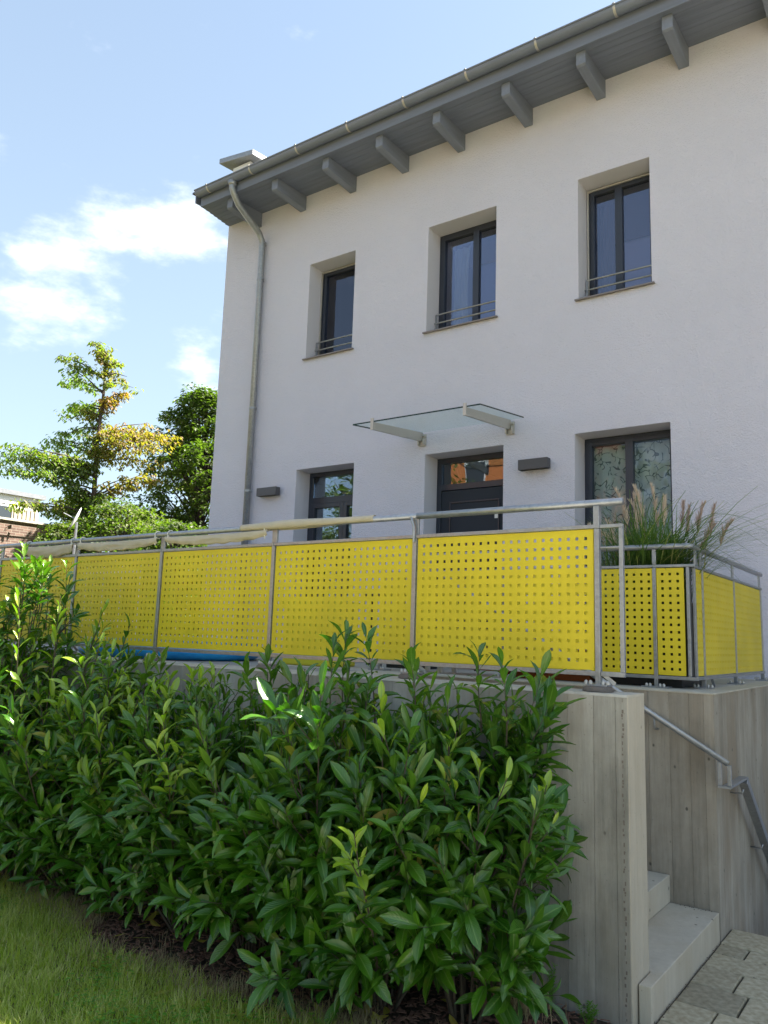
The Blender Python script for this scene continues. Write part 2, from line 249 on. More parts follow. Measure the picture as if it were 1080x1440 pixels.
# ------------------------------------------------------------------ helpers
class MB:
    def __init__(s): s.v = []; s.f = []; s.uv = None; s.rv = None; s.hue = None
    def box(s, x0, x1, y0, y1, z0, z1):
        b = len(s.v); s.v += [(x, y, z) for z in (z0, z1) for x, y in ((x0, y0), (x1, y0), (x1, y1), (x0, y1))]
        s.f += [tuple(b+i for i in q) for q in ((3, 2, 1, 0), (4, 5, 6, 7), (0, 1, 5, 4), (1, 2, 6, 5), (2, 3, 7, 6), (3, 0, 4, 7))]; return s
    def quad(s, a, b, c, d): i = len(s.v); s.v += [a, b, c, d]; s.f.append((i, i+1, i+2, i+3)); return s
    def prism(s, pts, off):       # planar polygon + offset vector
        b = len(s.v); n = len(pts); o = Vector(off); s.v += [tuple(p) for p in pts]+[tuple(Vector(p)+o) for p in pts]
        s.f += [tuple(b+i for i in range(n)), tuple(b+n+i for i in reversed(range(n)))]+[(b+(i+1) % n, b+i, b+n+i, b+n+(i+1) % n) for i in range(n)]; return s
    def tube(s, path, r, n=10, caps=True):
        path = [Vector(p) for p in path]; rs = r if isinstance(r, (list, tuple)) else [r]*len(path); b = len(s.v); prev = None
        for i, p in enumerate(path):
            d = (path[min(i+1, len(path)-1)]-path[max(i-1, 0)]).normalized()
            if prev is None: a = d.orthogonal().normalized()
            else: a = (prev-d*prev.dot(d)).normalized()
            prev = a; c = d.cross(a)
            for k in range(n): t = 2*math.pi*k/n; s.v.append(tuple(p+(a*math.cos(t)+c*math.sin(t))*rs[i]))
        for i in range(len(path)-1):
            for k in range(n): q = b+i*n; s.f.append((q+k, q+(k+1) % n, q+n+(k+1) % n, q+n+k))
        if caps: s.f += [tuple(b+k for k in reversed(range(n))), tuple(b+(len(path)-1)*n+k for k in range(n))]
        return s
    def bar(s, p0, p1, wd, th, upv=(0, 0, 1)):   # rectangular bar: wd along side, th along up
        p0 = Vector(p0); p1 = Vector(p1); d = (p1-p0).normalized(); u = Vector(upv); sd_ = d.cross(u).normalized(); u = sd_.cross(d)
        c = [p0+sd_*a*wd/2+u*b_*th/2 for a, b_ in ((-1, -1), (1, -1), (1, 1), (-1, 1))]
        return s.prism(c, p1-p0)
    def lathe(s, prof, c, n=16):
        b = len(s.v)
        for r, z in prof:
            for k in range(n): t = 2*math.pi*k/n; s.v.append((c[0]+r*math.cos(t), c[1]+r*math.sin(t), c[2]+z))
        for i in range(len(prof)-1):
            for k in range(n): q = b+i*n; s.f.append((q+k, q+(k+1) % n, q+n+(k+1) % n, q+n+k))
        return s
    def build(s, name, mt, parent=None, bevel=0, smooth=False, local=True):
        me = bpy.data.meshes.new(name); vs = s.v
        if parent is not None and local:
            o = wloc(parent); vs = [(v[0]-o[0], v[1]-o[1], v[2]-o[2]) for v in vs]
        me.from_pydata(vs, [], s.f); me.update(); me.materials.append(MT[mt] if isinstance(mt, str) else mt)
        if s.uv:
            ul = me.uv_layers.new(name='UVMap'); ul.data.foreach_set('uv', [c for q in s.uv for c in q])
        for nm, arr in (('rv', s.rv), ('hue', s.hue)):
            if arr:
                a = me.attributes.new(nm, 'FLOAT', 'FACE'); a.data.foreach_set('value', arr)
        ob = bpy.data.objects.new(name, me); COL.objects.link(ob)
        if parent is not None: ob.parent = parent
        if smooth: me.polygons.foreach_set('use_smooth', [True]*len(me.polygons))
        if bevel:
            bm_ = ob.modifiers.new('bevel', 'BEVEL'); bm_.width = bevel; bm_.segments = 2; bm_.limit_method = 'ANGLE'; bm_.angle_limit = R(40)
        return ob
def wloc(o):
    v = Vector((0, 0, 0))
    while o is not None: v += o.location; o = o.parent
    return v
def tag(o, label=None, cat=None, group=None, kind=None):
    for k, v in (('label', label), ('category', cat), ('group', group), ('kind', kind)):
        if v: o[k] = v
    return o
def thing(name, label, cat, loc=(0, 0, 0), group=None):
    o = bpy.data.objects.new(name, None); COL.objects.link(o); o.location = loc; o.empty_display_size = .2
    return tag(o, label, cat, group)
def share(src, parent, loc=(0, 0, 0), rot=(0, 0, 0), scale=None, name=None):
    o = src.copy(); COL.objects.link(o); o.parent = parent; o.location = loc; o.rotation_euler = rot
    if scale: o.scale = scale
    if name: o.name = name
    return o
def clean_box(x0, x1, y0, y1, z0, z1): return MB().box(x0, x1, y0, y1, z0, z1)

# ------------------------------------------------------------------ ground
YF = 8.46
g = MB()
ZG = -.03
PIT = (-1.287, .05, 5.80, 12.0)      # stairwell down beside the terrace
for x0, x1, y0, y1 in ((-400, 400, -400, 3.9), (-400, -1.5, 3.9, 400), (-1.5, 400, 3.9, 5.80), (PIT[1], 400, 5.80, 400), (-1.5, PIT[1], 12.0, 400)):
    g.quad((x0, y0, ZG), (x1, y0, ZG), (x1, y1, ZG), (x0, y1, ZG))
tag(g.build('ground', 'lawn'), kind='structure')
# planting bed soil (a sheet with slight lumps)
def sheet(x0, x1, y0, y1, z, nx, ny, amp, sc_=3, edge=None):
    b = MB()
    for j in range(ny+1):
        for i in range(nx+1):
            x = x0+(x1-x0)*i/nx; y = y0+(y1-y0)*j/ny
            b.v.append((x, y, z+amp*noise.noise(Vector((x*sc_, y*sc_, 0)))))
    for j in range(ny):
        for i in range(nx): q = j*(nx+1)+i; b.f.append((q, q+1, q+nx+2, q+nx+1))
    return b
def bed_edge(x):   # front edge of the planting bed (y) for a given x
    return 3.05-.06*(x+3)+.10*math.sin(x*2.1)+.05*math.sin(x*5.3+1) if x < -2.2 else 3.05+.048-.15*(x+2.2)
tag(sheet(-12, -1.36, 2.5, 4.05, -.012, 110, 16, .012).build('planting_bed', 'soil', smooth=True), kind='structure')
lb_ = MB()
for i in range(120):
    xa = -12+10.7*i/120; xb = -12+10.7*(i+1)/120
    ya, yb = bed_edge(xa), bed_edge(xb)
    lb_.quad((xa, -4, .006), (xb, -4, .006), (xb, yb, .006), (xa, ya, .006))
tag(lb_.build('lawn', 'lawn'), kind='structure')

# ------------------------------------------------------------------ paving
pv = MB(); pv.quad((-1.30, 1.0, -.012), (2.2, 1.0, -.012), (2.2, 5.80, -.012), (-1.30, 5.80, -.012))
pav = tag(pv.build('paving', 'joint'), kind='structure')
rows = [5.80, 5.475, 5.295, 5.05, 4.77, 4.48, 4.22, 3.94, 3.74, 3.48, 3.22, 2.94, 2.74, 2.5]
first = {0: [-.87], 1: [-1.115, -.86], 2: [-.93], 3: [-1.065, -.80], 4: [-.985], 5: [-1.07]}
stoneproto = {}
cnt = 0
for ri in range(len(rows)-1):
    y1, y0 = rows[ri], rows[ri+1]; x = -1.284; js = list(first.get(ri, []))
    while x < 1.6 and cnt < 160:
        x1 = js.pop(0) if js else x+rnd.choice((.16, .2, .24, .3, .34))
        gp = .005; hw, hd = (x1-x)/2-gp, (y1-y0)/2-gp
        b = MB(); n = 3; ch = .006
        # chamfered, slightly irregular stone
        def ring(z, ins): return [( (hw-ins)*a*(1+rnd.uniform(-.008, .008)), (hd-ins)*c*(1+rnd.uniform(-.008, .008)), z) for a, c in ((-1, -1), (0, -1), (1, -1), (1, 0), (1, 1), (0, 1), (-1, 1), (-1, 0))]
        r0 = ring(-.06, 0); r1 = ring(-ch, 0); r2 = ring(0, ch)
        b.v = r0+r1+r2
        b.f = [(i, (i+1) % 8, 8+(i+1) % 8, 8+i) for i in range(8)]+[(8+i, 8+(i+1) % 8, 16+(i+1) % 8, 16+i) for i in range(8)]+[tuple(range(16, 24))]
        o = b.build('paving_stone', 'stone', pav, local=False)
        o.location = ((x+x1)/2, (y0+y1)/2, .002+rnd.uniform(-.0025, .0025)); o.rotation_euler = (rnd.uniform(-.006, .006), rnd.uniform(-.006, .006), 0)
        cnt += 1; x = x1

# per-stone tint through object random
t = MT['stone'].node_tree; b_ = t.nodes['Principled BSDF']; oi = nd(t, 'ShaderNodeObjectInfo'); old = b_.inputs['Base Color'].links[0].from_socket
hs = nd(t, 'ShaderNodeHueSaturation'); t.links.new(old, hs.inputs['Color']); t.links.new(mth(t, 'ADD', .72, mth(t, 'MULTIPLY', oi.outputs['Random'], .56)), hs.inputs['Value']); t.links.new(hs.outputs[0], b_.inputs['Base Color'])
tcn = nd(t, 'ShaderNodeTexCoord')

b = MB(); b.quad((-1.3, -16, .0015), (12, -16, .0015), (12, 2.49, .0015), (-1.3, 2.49, .0015)); tag(b.build('bounce_yard', 'cap'), kind='structure')  # pale ground sheet behind the camera, added to bounce sunlight forward
# ------------------------------------------------------------------ board marked concrete
def boards(mb, p0, d, length, z0, z1, normal, widths=(.09, .13), step=.0035):
    """vertical formwork boards as alternating relief strips; closed to the wall by thin side faces"""
    p0 = Vector(p0); d = Vector(d); nrm = Vector(normal); s = 0; k = 0; prev = None
    if mb.rv is None: mb.rv = []
    while s < length-1e-6:
        e = min(length, s+rnd.uniform(*widths));
        if length-e < .04: e = length
        off = rnd.uniform(0, step); val = rnd.random(); gap = .0016
        a = p0+d*(s+gap)+nrm*off; b = p0+d*(e-gap)+nrm*off
        ins = [p0+d*s-nrm*.0015, a, b, p0+d*e-nrm*.0015]
        for i in range(3):
            q0, q1 = ins[i], ins[i+1]
            mb.quad((q0.x, q0.y, z0), (q1.x, q1.y, z0), (q1.x, q1.y, z1), (q0.x, q0.y, z1)); mb.rv.append(val if i == 1 else 0.0)
        s = e; k += 1
WT = 1.5435
# front retaining wall
rw = thing('retaining_wall', 'long board marked concrete retaining wall behind the laurel hedge, carrying the yellow railing', 'wall', (-1.36, 4.18, 0))
c = MB(); boards(c, (-13, 4.05, 0), (1, 0, 0), 11.64, -.3, WT-.012, (0, -1, 0), (.10, .15)); c.build('front_face', 'conc', rw)
c = MB(); boards(c, (-1.36, 4.056, 0), (0, 1, 0), .264, -.3, WT-.012, (1, 0, 0), (.07, .11)); c.build('end_face', 'conc3', rw)
c = clean_box(-13, -1.362, 4.054, 4.318, -.4, WT-.0125); c.rv = [.5]*6; c.build('core', 'conc', rw)
ar = MB(); pr_ = random.Random(3); zz = .02
while zz < WT-.03:
    hh = pr_.uniform(.006, .02); x_ = -1.383+pr_.uniform(-.004, .004); w__ = pr_.uniform(.001, .0045); ar.box(x_-w__, x_+w__, 4.0448, 4.0475, zz, zz+hh); zz += hh*pr_.uniform(1.1, 3.2)
ar.build('chipped_edge', 'grout', rw)['kind'] = 'stuff'
# cap: top with slightly rough front arris
cp = MB(); nseg = 240
for i in range(nseg+1):
    x = -13+(11.642)*i/nseg; r = .004*noise.noise(Vector((x*9, 0, 0))); r2 = .005*noise.noise(Vector((x*13, 5, 0)))
    cp.v += [(x, 4.0465+r, WT-.012), (x, 4.052+abs(r2), WT), (x, 4.322, WT), (x, 4.322, WT-.012)]
for i in range(nseg):
    q = i*4; cp.f += [(q, q+4, q+5, q+1), (q+1, q+5, q+6, q+2), (q+2, q+6, q+7, q+3)]
cp.f += [(nseg*4, nseg*4+3, nseg*4+2, nseg*4+1)]
cp.build('wall_top', 'cap', rw)
# terrace block (stair back wall + side face towards the lower stairs)
BT = 1.503
tb = thing('terrace_wall', 'tall concrete terrace wall beside and behind the steps, stained brown, corner facing the paving', 'wall', (-1.287, 5.515, 0))
c = MB(); boards(c, (-5.2, 5.515, 0), (1, 0, 0), 3.913, -.3, BT-.012, (0, -1, 0), (.09, .14)); c.build('stair_face', 'conc2', tb)
c = MB(); boards(c, (-1.287, 5.52, 0), (0, 1, 0), 2.95, -2.6, BT-.012, (1, 0, 0), (.10, .14), .0015); c.build('side_face', 'conc2', tb)
c = clean_box(-13, -1.292, 5.52, YF-.004, -2.7, BT-.0125); c.rv = [.5]*6; c.build('core', 'conc2', tb)
cp = MB()
pts = [(-5.2, 5.508), (-1.278, 5.508), (-1.278, YF-.003), (-5.2, YF-.003)]
cp.prism([(x, y, BT-.012) for x, y in pts][::-1], (0, 0, .012)); cp.build('wall_top', 'cap', tb, bevel=.003)
# terrace floor left of the stairwell
tf = MB(); tf.box(-13, -5.2, 4.322, YF-.004, 1.35, BT-.004); tf.box(-5.2, -4.1, 4.322, 5.507, 1.35, BT-.004)
tag(tf.build('terrace_floor', 'deck'), kind='structure')

# steps
st = thing('concrete_steps', 'concrete steps rising left between the two walls, lowest two visible above the paving', 'steps', (-1.29, 4.9, 0))
for i in range(9):
    x1 = -1.29-.29*i-(.006 if i else 0); x0 = -4.1
    z0, z1 = .167*i, .167*(i+1)
    if i == 0:
        b = MB(); b.prism([(x0, 4.325, -.25), (-1.352, 4.325, -.25), (-1.352, 4.13, -.25), (-1.29, 4.13, -.25), (-1.29, 5.506, -.25), (x0, 5.506, -.25)][::-1], (0, 0, .25+z1)); b.rv = [.6]*len(b.f)
    else:
        b = clean_box(x0, x1, 4.324, 5.507, z0+.002, z1); b.rv = [.6]*6
    b.build('step', 'conc3', st, bevel=.005)

# lower stairs going down beside the terrace wall
ls = thing('basement_steps', 'concrete basement stairs dropping away behind the paving edge beside the terrace wall', 'steps', (-.6, 5.82, 0))
for i in range(9):
    b = clean_box(-1.282, .04, 5.81+.28*i, 5.81+.28*(i+1)-.002, -3, -.172*(i+1)); b.rv = [.5]*6; b.build('step', 'conc3', ls, bevel=.005)
b = clean_box(.052, .25, 5.81, 12, -3, 0.0); b.rv = [.5]*6; tag(b.build('stairwell_wall', 'conc3'), 'low concrete wall bounding the basement stairwell on the right', 'wall')
b = clean_box(-1.28, .045, 8.34, 12, -3, -1.72); b.rv = [.5]*6; tag(b.build('basement_floor', 'conc3'), kind='structure')

# ------------------------------------------------------------------ house
HX0, HX1, HZ = -9.5, 9.0, 8.55
house = thing('apartment_house', 'pale grey rendered two storey house with dark windows and deep grey eaves', 'house', (HX0, YF, 0))
OP = [  # x0,x1,z0,z1
 ('w', -7.62, -6.745, 5.85, 7.368), ('w', -5.483, -4.445, 5.83, 7.355), ('w', -3.345, -2.485, 5.80, 7.352),
 ('g', -7.69, -6.622, 1.52, 4.173), ('g', -5.449, -4.316, 1.52, 4.158), ('g', -3.404, -2.322, 1.52, 4.182),
 ('w', -1.15, -.1, 5.8, 7.35), ('w', 1.1, 2.1, 5.8, 7.35), ('w', 3.2, 4.2, 5.8, 7.35), ('g', -.7, .4, 1.52, 4.18), ('g', 1.8, 2.8, 1.52, 4.18)]
xs = sorted({HX0, HX1}|{o[1] for o in OP}|{o[2] for o in OP}); zs = sorted({-3.0, HZ}|{o[3] for o in OP}|{o[4] for o in OP})
wl = MB(); YB = YF+.38
def inside(x, z): return any(o[1] < x < o[2] and o[3] < z < o[4] for o in OP)
for i in range(len(xs)-1):
    for j in range(len(zs)-1):
        if inside((xs[i]+xs[i+1])/2, (zs[j]+zs[j+1])/2): continue
        a, b, c_, d = xs[i], xs[i+1], zs[j], zs[j+1]
        wl.quad((a, YF, c_), (b, YF, c_), (b, YF, d), (a, YF, d)); wl.quad((b, YB, c_), (a, YB, c_), (a, YB, d), (b, YB, d))
wl.quad((HX0, YF, -3), (HX0, YF, HZ), (HX0, 17, HZ), (HX0, 17, -3)); wl.quad((HX1, YF, -3), (HX1, 17, -3), (HX1, 17, HZ), (HX1, YF, HZ)); wl.quad((HX0, 17, -3), (HX0, 17, HZ), (HX1, 17, HZ), (HX1, 17, -3))
wl.build('wall', 'plaster', house)
rv = MB()
for _, a, b, c_, d in OP:
    rv = MB(); rv.quad((a, YF, d), (b, YF, d), (b, YB, d), (a, YB, d)); rv.quad((a, YF, c_), (a, YF, d), (a, YB, d), (a, YB, c_)); rv.quad((b, YF, d), (b, YF, c_), (b, YB, c_), (b, YB, d)); rv.quad((a, YB, c_), (b, YB, c_), (b, YF, c_), (a, YF, c_)); rv.build('window_reveal', 'reveal', house)
# rooms: closed boxes behind the openings
rm = MB()
for z0, z1 in ((1.50, 4.5), (5.0, 7.9)):
    xr = [HX0+.2, -6.1, -3.9, -1.7, HX1-.2]
    for k in range(4):
        a, b = xr[k]+.03, xr[k+1]-.03; y0, y1 = YB+.01, 12.5
        rm.quad((a, y1, z0), (b, y1, z0), (b, y1, z1), (a, y1, z1)); rm.quad((a, y0, z0), (a, y1, z0), (a, y1, z1), (a, y0, z1)); rm.quad((b, y0, z0), (b, y1, z0), (b, y1, z1), (b, y0, z1))
        rm.quad((a, y0, z0), (b, y0, z0), (b, y1, z0), (a, y1, z0)); rm.quad((a, y0, z1), (b, y0, z1), (b, y1, z1), (a, y1, z1))
rm.build('interior_wall', 'interior', house)

FY = YF+.30      # front of the frames
def frame_rect(mb, x0, x1, z0, z1, w_, y0, y1):
    mb.box(x0, x0+w_, y0, y1, z0, z1); mb.box(x1-w_, x1, y0, y1, z0, z1); mb.box(x0+w_, x1-w_, y0, y1, z1-w_, z1); mb.box(x0+w_, x1-w_, y0, y1, z0, z0+w_)
def wavy(x0, x1, z0, z1, y, amp=.02, wl_=.09, name='curtain', mt='curtain', gather=0):
    b = MB(); nx = max(8, int((x1-x0)/.012)); nz = 8
    for j in range(nz+1):
        f = j/nz; z = z0+(z1-z0)*f
        for i in range(nx+1):
            u = i/nx; xx = x0+(x1-x0)*u*(1-gather*math.sin(math.pi*(1-f))*.5)
            b.v.append((xx, y+amp*math.sin(u*(x1-x0)/wl_*2*math.pi+.6*math.sin(f*3)), z))
    for j in range(nz):
        for i in range(nx): q = j*(nx+1)+i; b.f.append((q, q+1, q+nx+2, q+nx+1))
    return b.build(name, mt, house, smooth=True)
def window(x0, x1, z0, z1, double=True, guard=True, glassm='glass', screen=False, sill=True, mull=None):
    b = MB(); e = .004
    frame_rect(b, x0+e, x1-e, z0+.03, z1-e, .045, FY, FY+.08)
    fr = b.build('window', 'anthracite', house, bevel=.003)
    xi0, xi1, zi0, zi1 = x0+e+.043, x1-e-.043, z0+.073, z1-e-.043
    xm = mull if mull else (xi0+xi1)/2
    for a, c_ in (((xi0, xm+.002), (xm-.002, xi1)) if double else ((xi0, xi1),)):
        b = MB(); frame_rect(b, a+.001, c_-.001, zi0+.001, zi1-.001, .046, FY-.012, FY+.06); b.build('sash', 'anthracite', fr, bevel=.004)
        clean_box(a+.045, c_-.045, FY+.02, FY+.026, zi0+.045, zi1-.045).build('pane', glassm, fr)
    if sill:
        s_ = MB(); s_.prism([(x0-.035, YF-.045, z0-.012), (x0-.035, FY+.01, z0+.028), (x0-.035, FY+.01, z0+.04), (x0-.035, YF-.045, z0+.006)], (x1-x0+.07, 0, 0)); s_.build('window_sill', 'sill', fr, bevel=.002)
    if screen:
        b = MB(); b.box(x0+.012, x0+.03, FY-.035, FY-.014, z0+.06, z1-.03); b.box(x1-.03, x1-.012, FY-.035, FY-.014, z0+.06, z1-.03); b.box(x0+.03, x1-.03, FY-.035, FY-.014, z1-.048, z1-.03); b.build('screen_frame', 'stainless', fr)
    if guard:
        b = MB(); yg = YF+.20; zg = z0+.32
        for z in (zg, zg-.12): b.tube([(x0+.03, yg, z), (x1-.005, yg, z)], .011, 8)
        b.box(x0+.02, x0+.04, yg-.006, yg+.006, z0+.05, zg+.008); b.box(x1-.04, x1-.02, yg-.006, yg+.006, z0+.05, zg+.008)
        b.build('guard_rail', 'galv', fr)
        for z in (zg-.2, zg-.12):
            for xa, xb in ((x0, x0+.03), (x1-.03, x1)): b = MB(); b.tube([(xa, yg+.03, z), (xb, yg+.03, z)], .014, 8); b.box(min(xa, xb), max(xa, xb), yg-.01, yg+.034, z-.006, z+.006); b.build('guard_bracket', 'galv', fr)
    return fr
window(*OP[0][1:], double=False, screen=True)
window(*OP[1][1:], mull=-4.90)
window(*OP[2][1:], screen=True, mull=-2.95)
for o in OP[6:9]: window(*o[1:])
# lower windows
window(*OP[5][1:], guard=False, glassm='glass_fr', sill=False, mull=-2.87)
for o in OP[9:11]: window(*o[1:], guard=False, glassm='glass_low', sill=False)
# terrace door with transom (left)
x0, x1, z0, z1 = OP[3][1:]
b = MB(); e = .004; frame_rect(b, x0+e, x1-e, z0+.02, z1-e, .06, FY, FY+.08); b.box(x0+.064, x1-.064, FY, FY+.08, 3.70, 3.79); lw = b.build('window', 'anthracite', house, bevel=.003)
clean_box(x0+.066, x1-.066, FY+.03, FY+.036, 3.792, z1-.066).build('pane', 'glass_low', lw)
xm = -7.02
for a, c_ in ((x0+.066, xm+.002), (xm+.004, x1-.066)):
    b = MB(); frame_rect(b, a, c_, z0+.084, 3.698, .065, FY-.012, FY+.06); b.build('sash', 'anthracite', lw, bevel=.004)
    clean_box(a+.064, c_-.064, FY+.02, FY+.026, z0+.148, 3.634).build('pane', 'glass_low', lw)
# entrance door with transom
x0, x1, z0, z1 = OP[4][1:]
b = MB(); frame_rect(b, x0+e, x1-e, z0+.01, z1-e, .065, FY, FY+.08); b.box(x0+.069, x1-.069, FY, FY+.08, 3.72, 3.80); fr = b.build('door_frame', 'anthracite', house, bevel=.003)
clean_box(x0+.07, x1-.07, FY+.03, FY+.036, 3.802, z1-.07).build('transom_pane', 'glass_low', fr)
dr = MB(); dx0, dx1 = x0+.073, x1-.073
dr.box(dx0, dx1, FY+.01, FY+.07, z0+.04, 3.712); door = dr.build('front_door', 'door', house, bevel=.003)
b = MB(); frame_rect(b, dx0+.13, dx1-.13, z0+.2, 3.56, .018, FY-.004, FY+.012); b.build('door_moulding', 'anthracite', door, bevel=.002)
clean_box(-5.0, -4.82, FY+.002, FY+.009, 2.2, 3.14).build('door_glazing', 'farwin', door)
clean_box(-4.585, -4.53, FY+.002, FY+.0085, 3.31, 3.38).build('sticker', 'white', door)
b = MB(); b.tube([(-4.53, FY-.05, 2.45), (-4.53, FY-.05, 2.6)], .01, 8); b.tube([(-4.53, FY+.01, 2.46), (-4.53, FY-.05, 2.46)], .008, 8); b.tube([(-4.53, FY+.01, 2.59), (-4.53, FY-.05, 2.59)], .008, 8); b.build('door_handle', 'stainless', door, smooth=True)
# curtains
wavy(-5.36, -5.1, 5.9, 7.2, FY+.2, gather=.3); wavy(-4.6, -4.5, 5.9, 7.2, FY+.2)
wavy(-3.26, -3.02, 5.9, 7.2, FY+.2, mt='darkcurtain', gather=.4); wavy(-2.62, -2.53, 5.9, 7.2, FY+.2, mt='darkcurtain')
wavy(-7.5, -7.3, 5.9, 7.2, FY+.2, mt='curtain', gather=.3, amp=.012); wavy(-7.2, -6.85, 5.9, 7.2, FY+.24, mt='purplecurtain')
wavy(-3.34, -2.38, 1.6, 4.1, FY+.14, amp=.012, wl_=.16, mt='patt')
b = MB(); b.lathe([(.001, .03), (.05, .02), (.06, 0), (.04, -.03), (.001, -.04)], (-6.9, 9.9, 4.28), 12); b.tube([(-6.9, 9.9, 4.31), (-6.9, 9.9, 4.5)], .008, 6); lo = b.build('ceiling_lamp', lampm, house)

clean_box(-5.40, -4.53, FY+.30, FY+.31, 6.93, 7.32).build('dark_top_panel', 'darkcurtain', house); wavy(-5.12, -4.53, 5.9, 6.95, FY+.34, amp=.006, wl_=.3, mt='skypaint_blue')  # dark panel on top; blue sheet below paints the sky reflection
clean_box(-3.28, -2.55, FY+.30, FY+.31, 6.72, 7.32).build('dark_top_panel', 'darkcurtain', house); wavy(-3.0, -2.55, 5.9, 6.74, FY+.34, amp=.006, wl_=.3, mt='skypaint_lilac')  # same again, lower sheet coloured lilac for the sky mirrored in the glass
# glass canopy
cn = MB(); cz = 4.44; pts = [(-5.80, 7.36, 4.335), (-4.04, 7.36, 4.335), (-4.04, YF-.02, 4.455), (-5.80, YF-.02, 4.455)]
can = cn.prism(pts, (0, 0, .012)).build('glass_canopy', 'canopyglass', house)
b = MB(); b.box(-5.80, -4.04, 7.354, 7.3595, 4.333, 4.349)
for xx in (-5.803, -4.0395): b.prism([(xx, 7.3595, 4.333), (xx, YF-.02, 4.453), (xx, YF-.02, 4.469), (xx, 7.3595, 4.349)], (.003, 0, 0))
b.build('glass_edge', 'canopyedge', can)
for xx in (-5.49, -4.22):
    b = MB(); b.prism([(xx-.0125, 7.345, 4.236), (xx-.0125, YF-.02, 4.33), (xx-.0125, YF-.02, 4.452), (xx-.0125, 7.345, 4.330)], (.025, 0, 0))
    b.box(xx-.02, xx+.02, 7.325, 7.344, 4.23, 4.375)
    br = b.build('canopy_bracket', 'stainless', can, bevel=.002)
    b = MB(); b.box(xx-.055, xx+.055, YF-.018, YF-.002, 4.27, 4.43); b.box(xx-.05, xx-.03, YF-.06, YF-.019, 4.28, 4.36); b.box(xx+.03, xx+.05, YF-.06, YF-.019, 4.28, 4.36)
    for dx in (-.035, .035):
        for dz in (4.30, 4.40): b.tube([(xx+dx, YF-.02, dz), (xx+dx, YF-.066, dz)], .011, 8)
    b.build('mounting_plate', 'stainless', br, bevel=.001)

# eaves ---------------------------------------------------------------
def sz(y): return 8.545-.055*(YF-y)       # soffit height
TX = lambda y: -9.5+(YF-y)*.20            # left end of the roof edge
nb = 7; ye = 7.745; bw = (YF-ye)/nb
for k in range(nb):
    ya, yb = YF-.001-bw*k, YF-bw*(k+1)+.004
    b = MB(); xa = TX((ya+yb)/2)
    b.prism([(xa, yb, sz(yb)), (xa, ya, sz(ya)), (xa, ya, sz(ya)+.02), (xa, yb, sz(yb)+.02)], (HX1-xa+.2, 0, 0)); b.build('soffit_board', 'greywood', house)
b = MB(); b.prism([(-9.40, ye+.002, sz(ye)+.024), (-9.5, YF+.3, 8.575), (-9.5, 17, 8.575), (HX1+.19, 17, 8.575), (HX1+.19, ye+.002, sz(ye)+.024)], (0, 0, .07)); b.build('roof_deck', 'greywood', house)
b = clean_box(TX(ye), HX1+.2, ye-.03, ye-.002, sz(ye)-.012, 8.72); b.build('fascia_board', 'greywood', house, bevel=.003)
# roof covering with standing seams
rf = MB(); rf.prism([(-9.52, ye-.08, 8.735), (-9.52, 13, 9.20), (-9.52, 13, 9.235), (-9.52, ye-.08, 8.765)], (HX1+9.8, 0, 0)); rf.prism([(-9.52, 13, 9.20), (-9.52, 17.3, 8.8), (-9.52, 17.3, 8.835), (-9.52, 13, 9.235)], (HX1+9.8, 0, 0))
rfo = rf.build('roof', 'roof', house)
b = MB(); b.prism([(-9.5, ye-.03, 8.60), (-9.5, 13, 9.0), (-9.5, 13, 9.2), (-9.5, ye-.03, 8.734)], (.02, 0, 0)); b.build('verge_board', 'greywood', rfo)
rxs = [-8.83, -7.876, -6.89, -5.95, -5.039, -4.051, -3.098, -2.128, -1.16, -.19, .78, 1.75]
for xx in rxs:
    b = MB(); b.prism([(xx, 7.80, sz(7.80)-.002), (xx, 7.80, 8.345), (xx, 7.83, 8.33), (xx, YF-.002, 8.305), (xx, YF-.002, sz(YF)-.003)], (.115, 0, 0)); b.build('rafter', 'rafter', house, bevel=.006)
# gutter: half round
GY, GZ, GR = 7.645, 8.70, .076
def gutter_profile(r): return [(GY+r*math.cos(math.pi+math.pi*i/12), GZ+r*math.sin(math.pi+math.pi*i/12)) for i in range(13)]
gx0 = -9.36
b = MB(); po = gutter_profile(GR); pi_ = gutter_profile(GR-.003); n = 13
for xx in (gx0, HX1+.2): b.v += [(xx, y, z) for y, z in po]+[(xx, y, z) for y, z in pi_]
for i in range(12): b.f += [(i, i+1, 26+i+1, 26+i), (13+i+1, 13+i, 39+i, 39+i+1)]
b.f += [(0, 26, 39, 13), (12, 25, 51, 38)]
b.tube([(gx0, GY-GR-.004, GZ+.004), (HX1+.2, GY-GR-.004, GZ+.004)], .011, 8)
b.v += [(gx0, y, z) for y, z in po]; q = len(b.v)-13; b.f.append(tuple(range(q, q+13)))
gut = b.build('gutter', 'gutterm', house)
for k in range(10):
    xx = -9.08+.93*k; b = MB(); p = gutter_profile(GR+.004)
    s0 = len(b.v)
    for dx in (-.014, .014): b.v += [(xx+dx, y, z) for y, z in p]
    for i in range(12): b.f.append((i, i+1, 13+i+1, 13+i))
    b.box(xx-.014, xx+.014, GY-GR-.018, GY-GR+.02, GZ+.012, GZ+.02); b.box(xx-.014, xx+.014, GY+GR-.006, 7.714, GZ-.02, GZ+.012)
    b.build('gutter_bracket', 'stainless', gut)
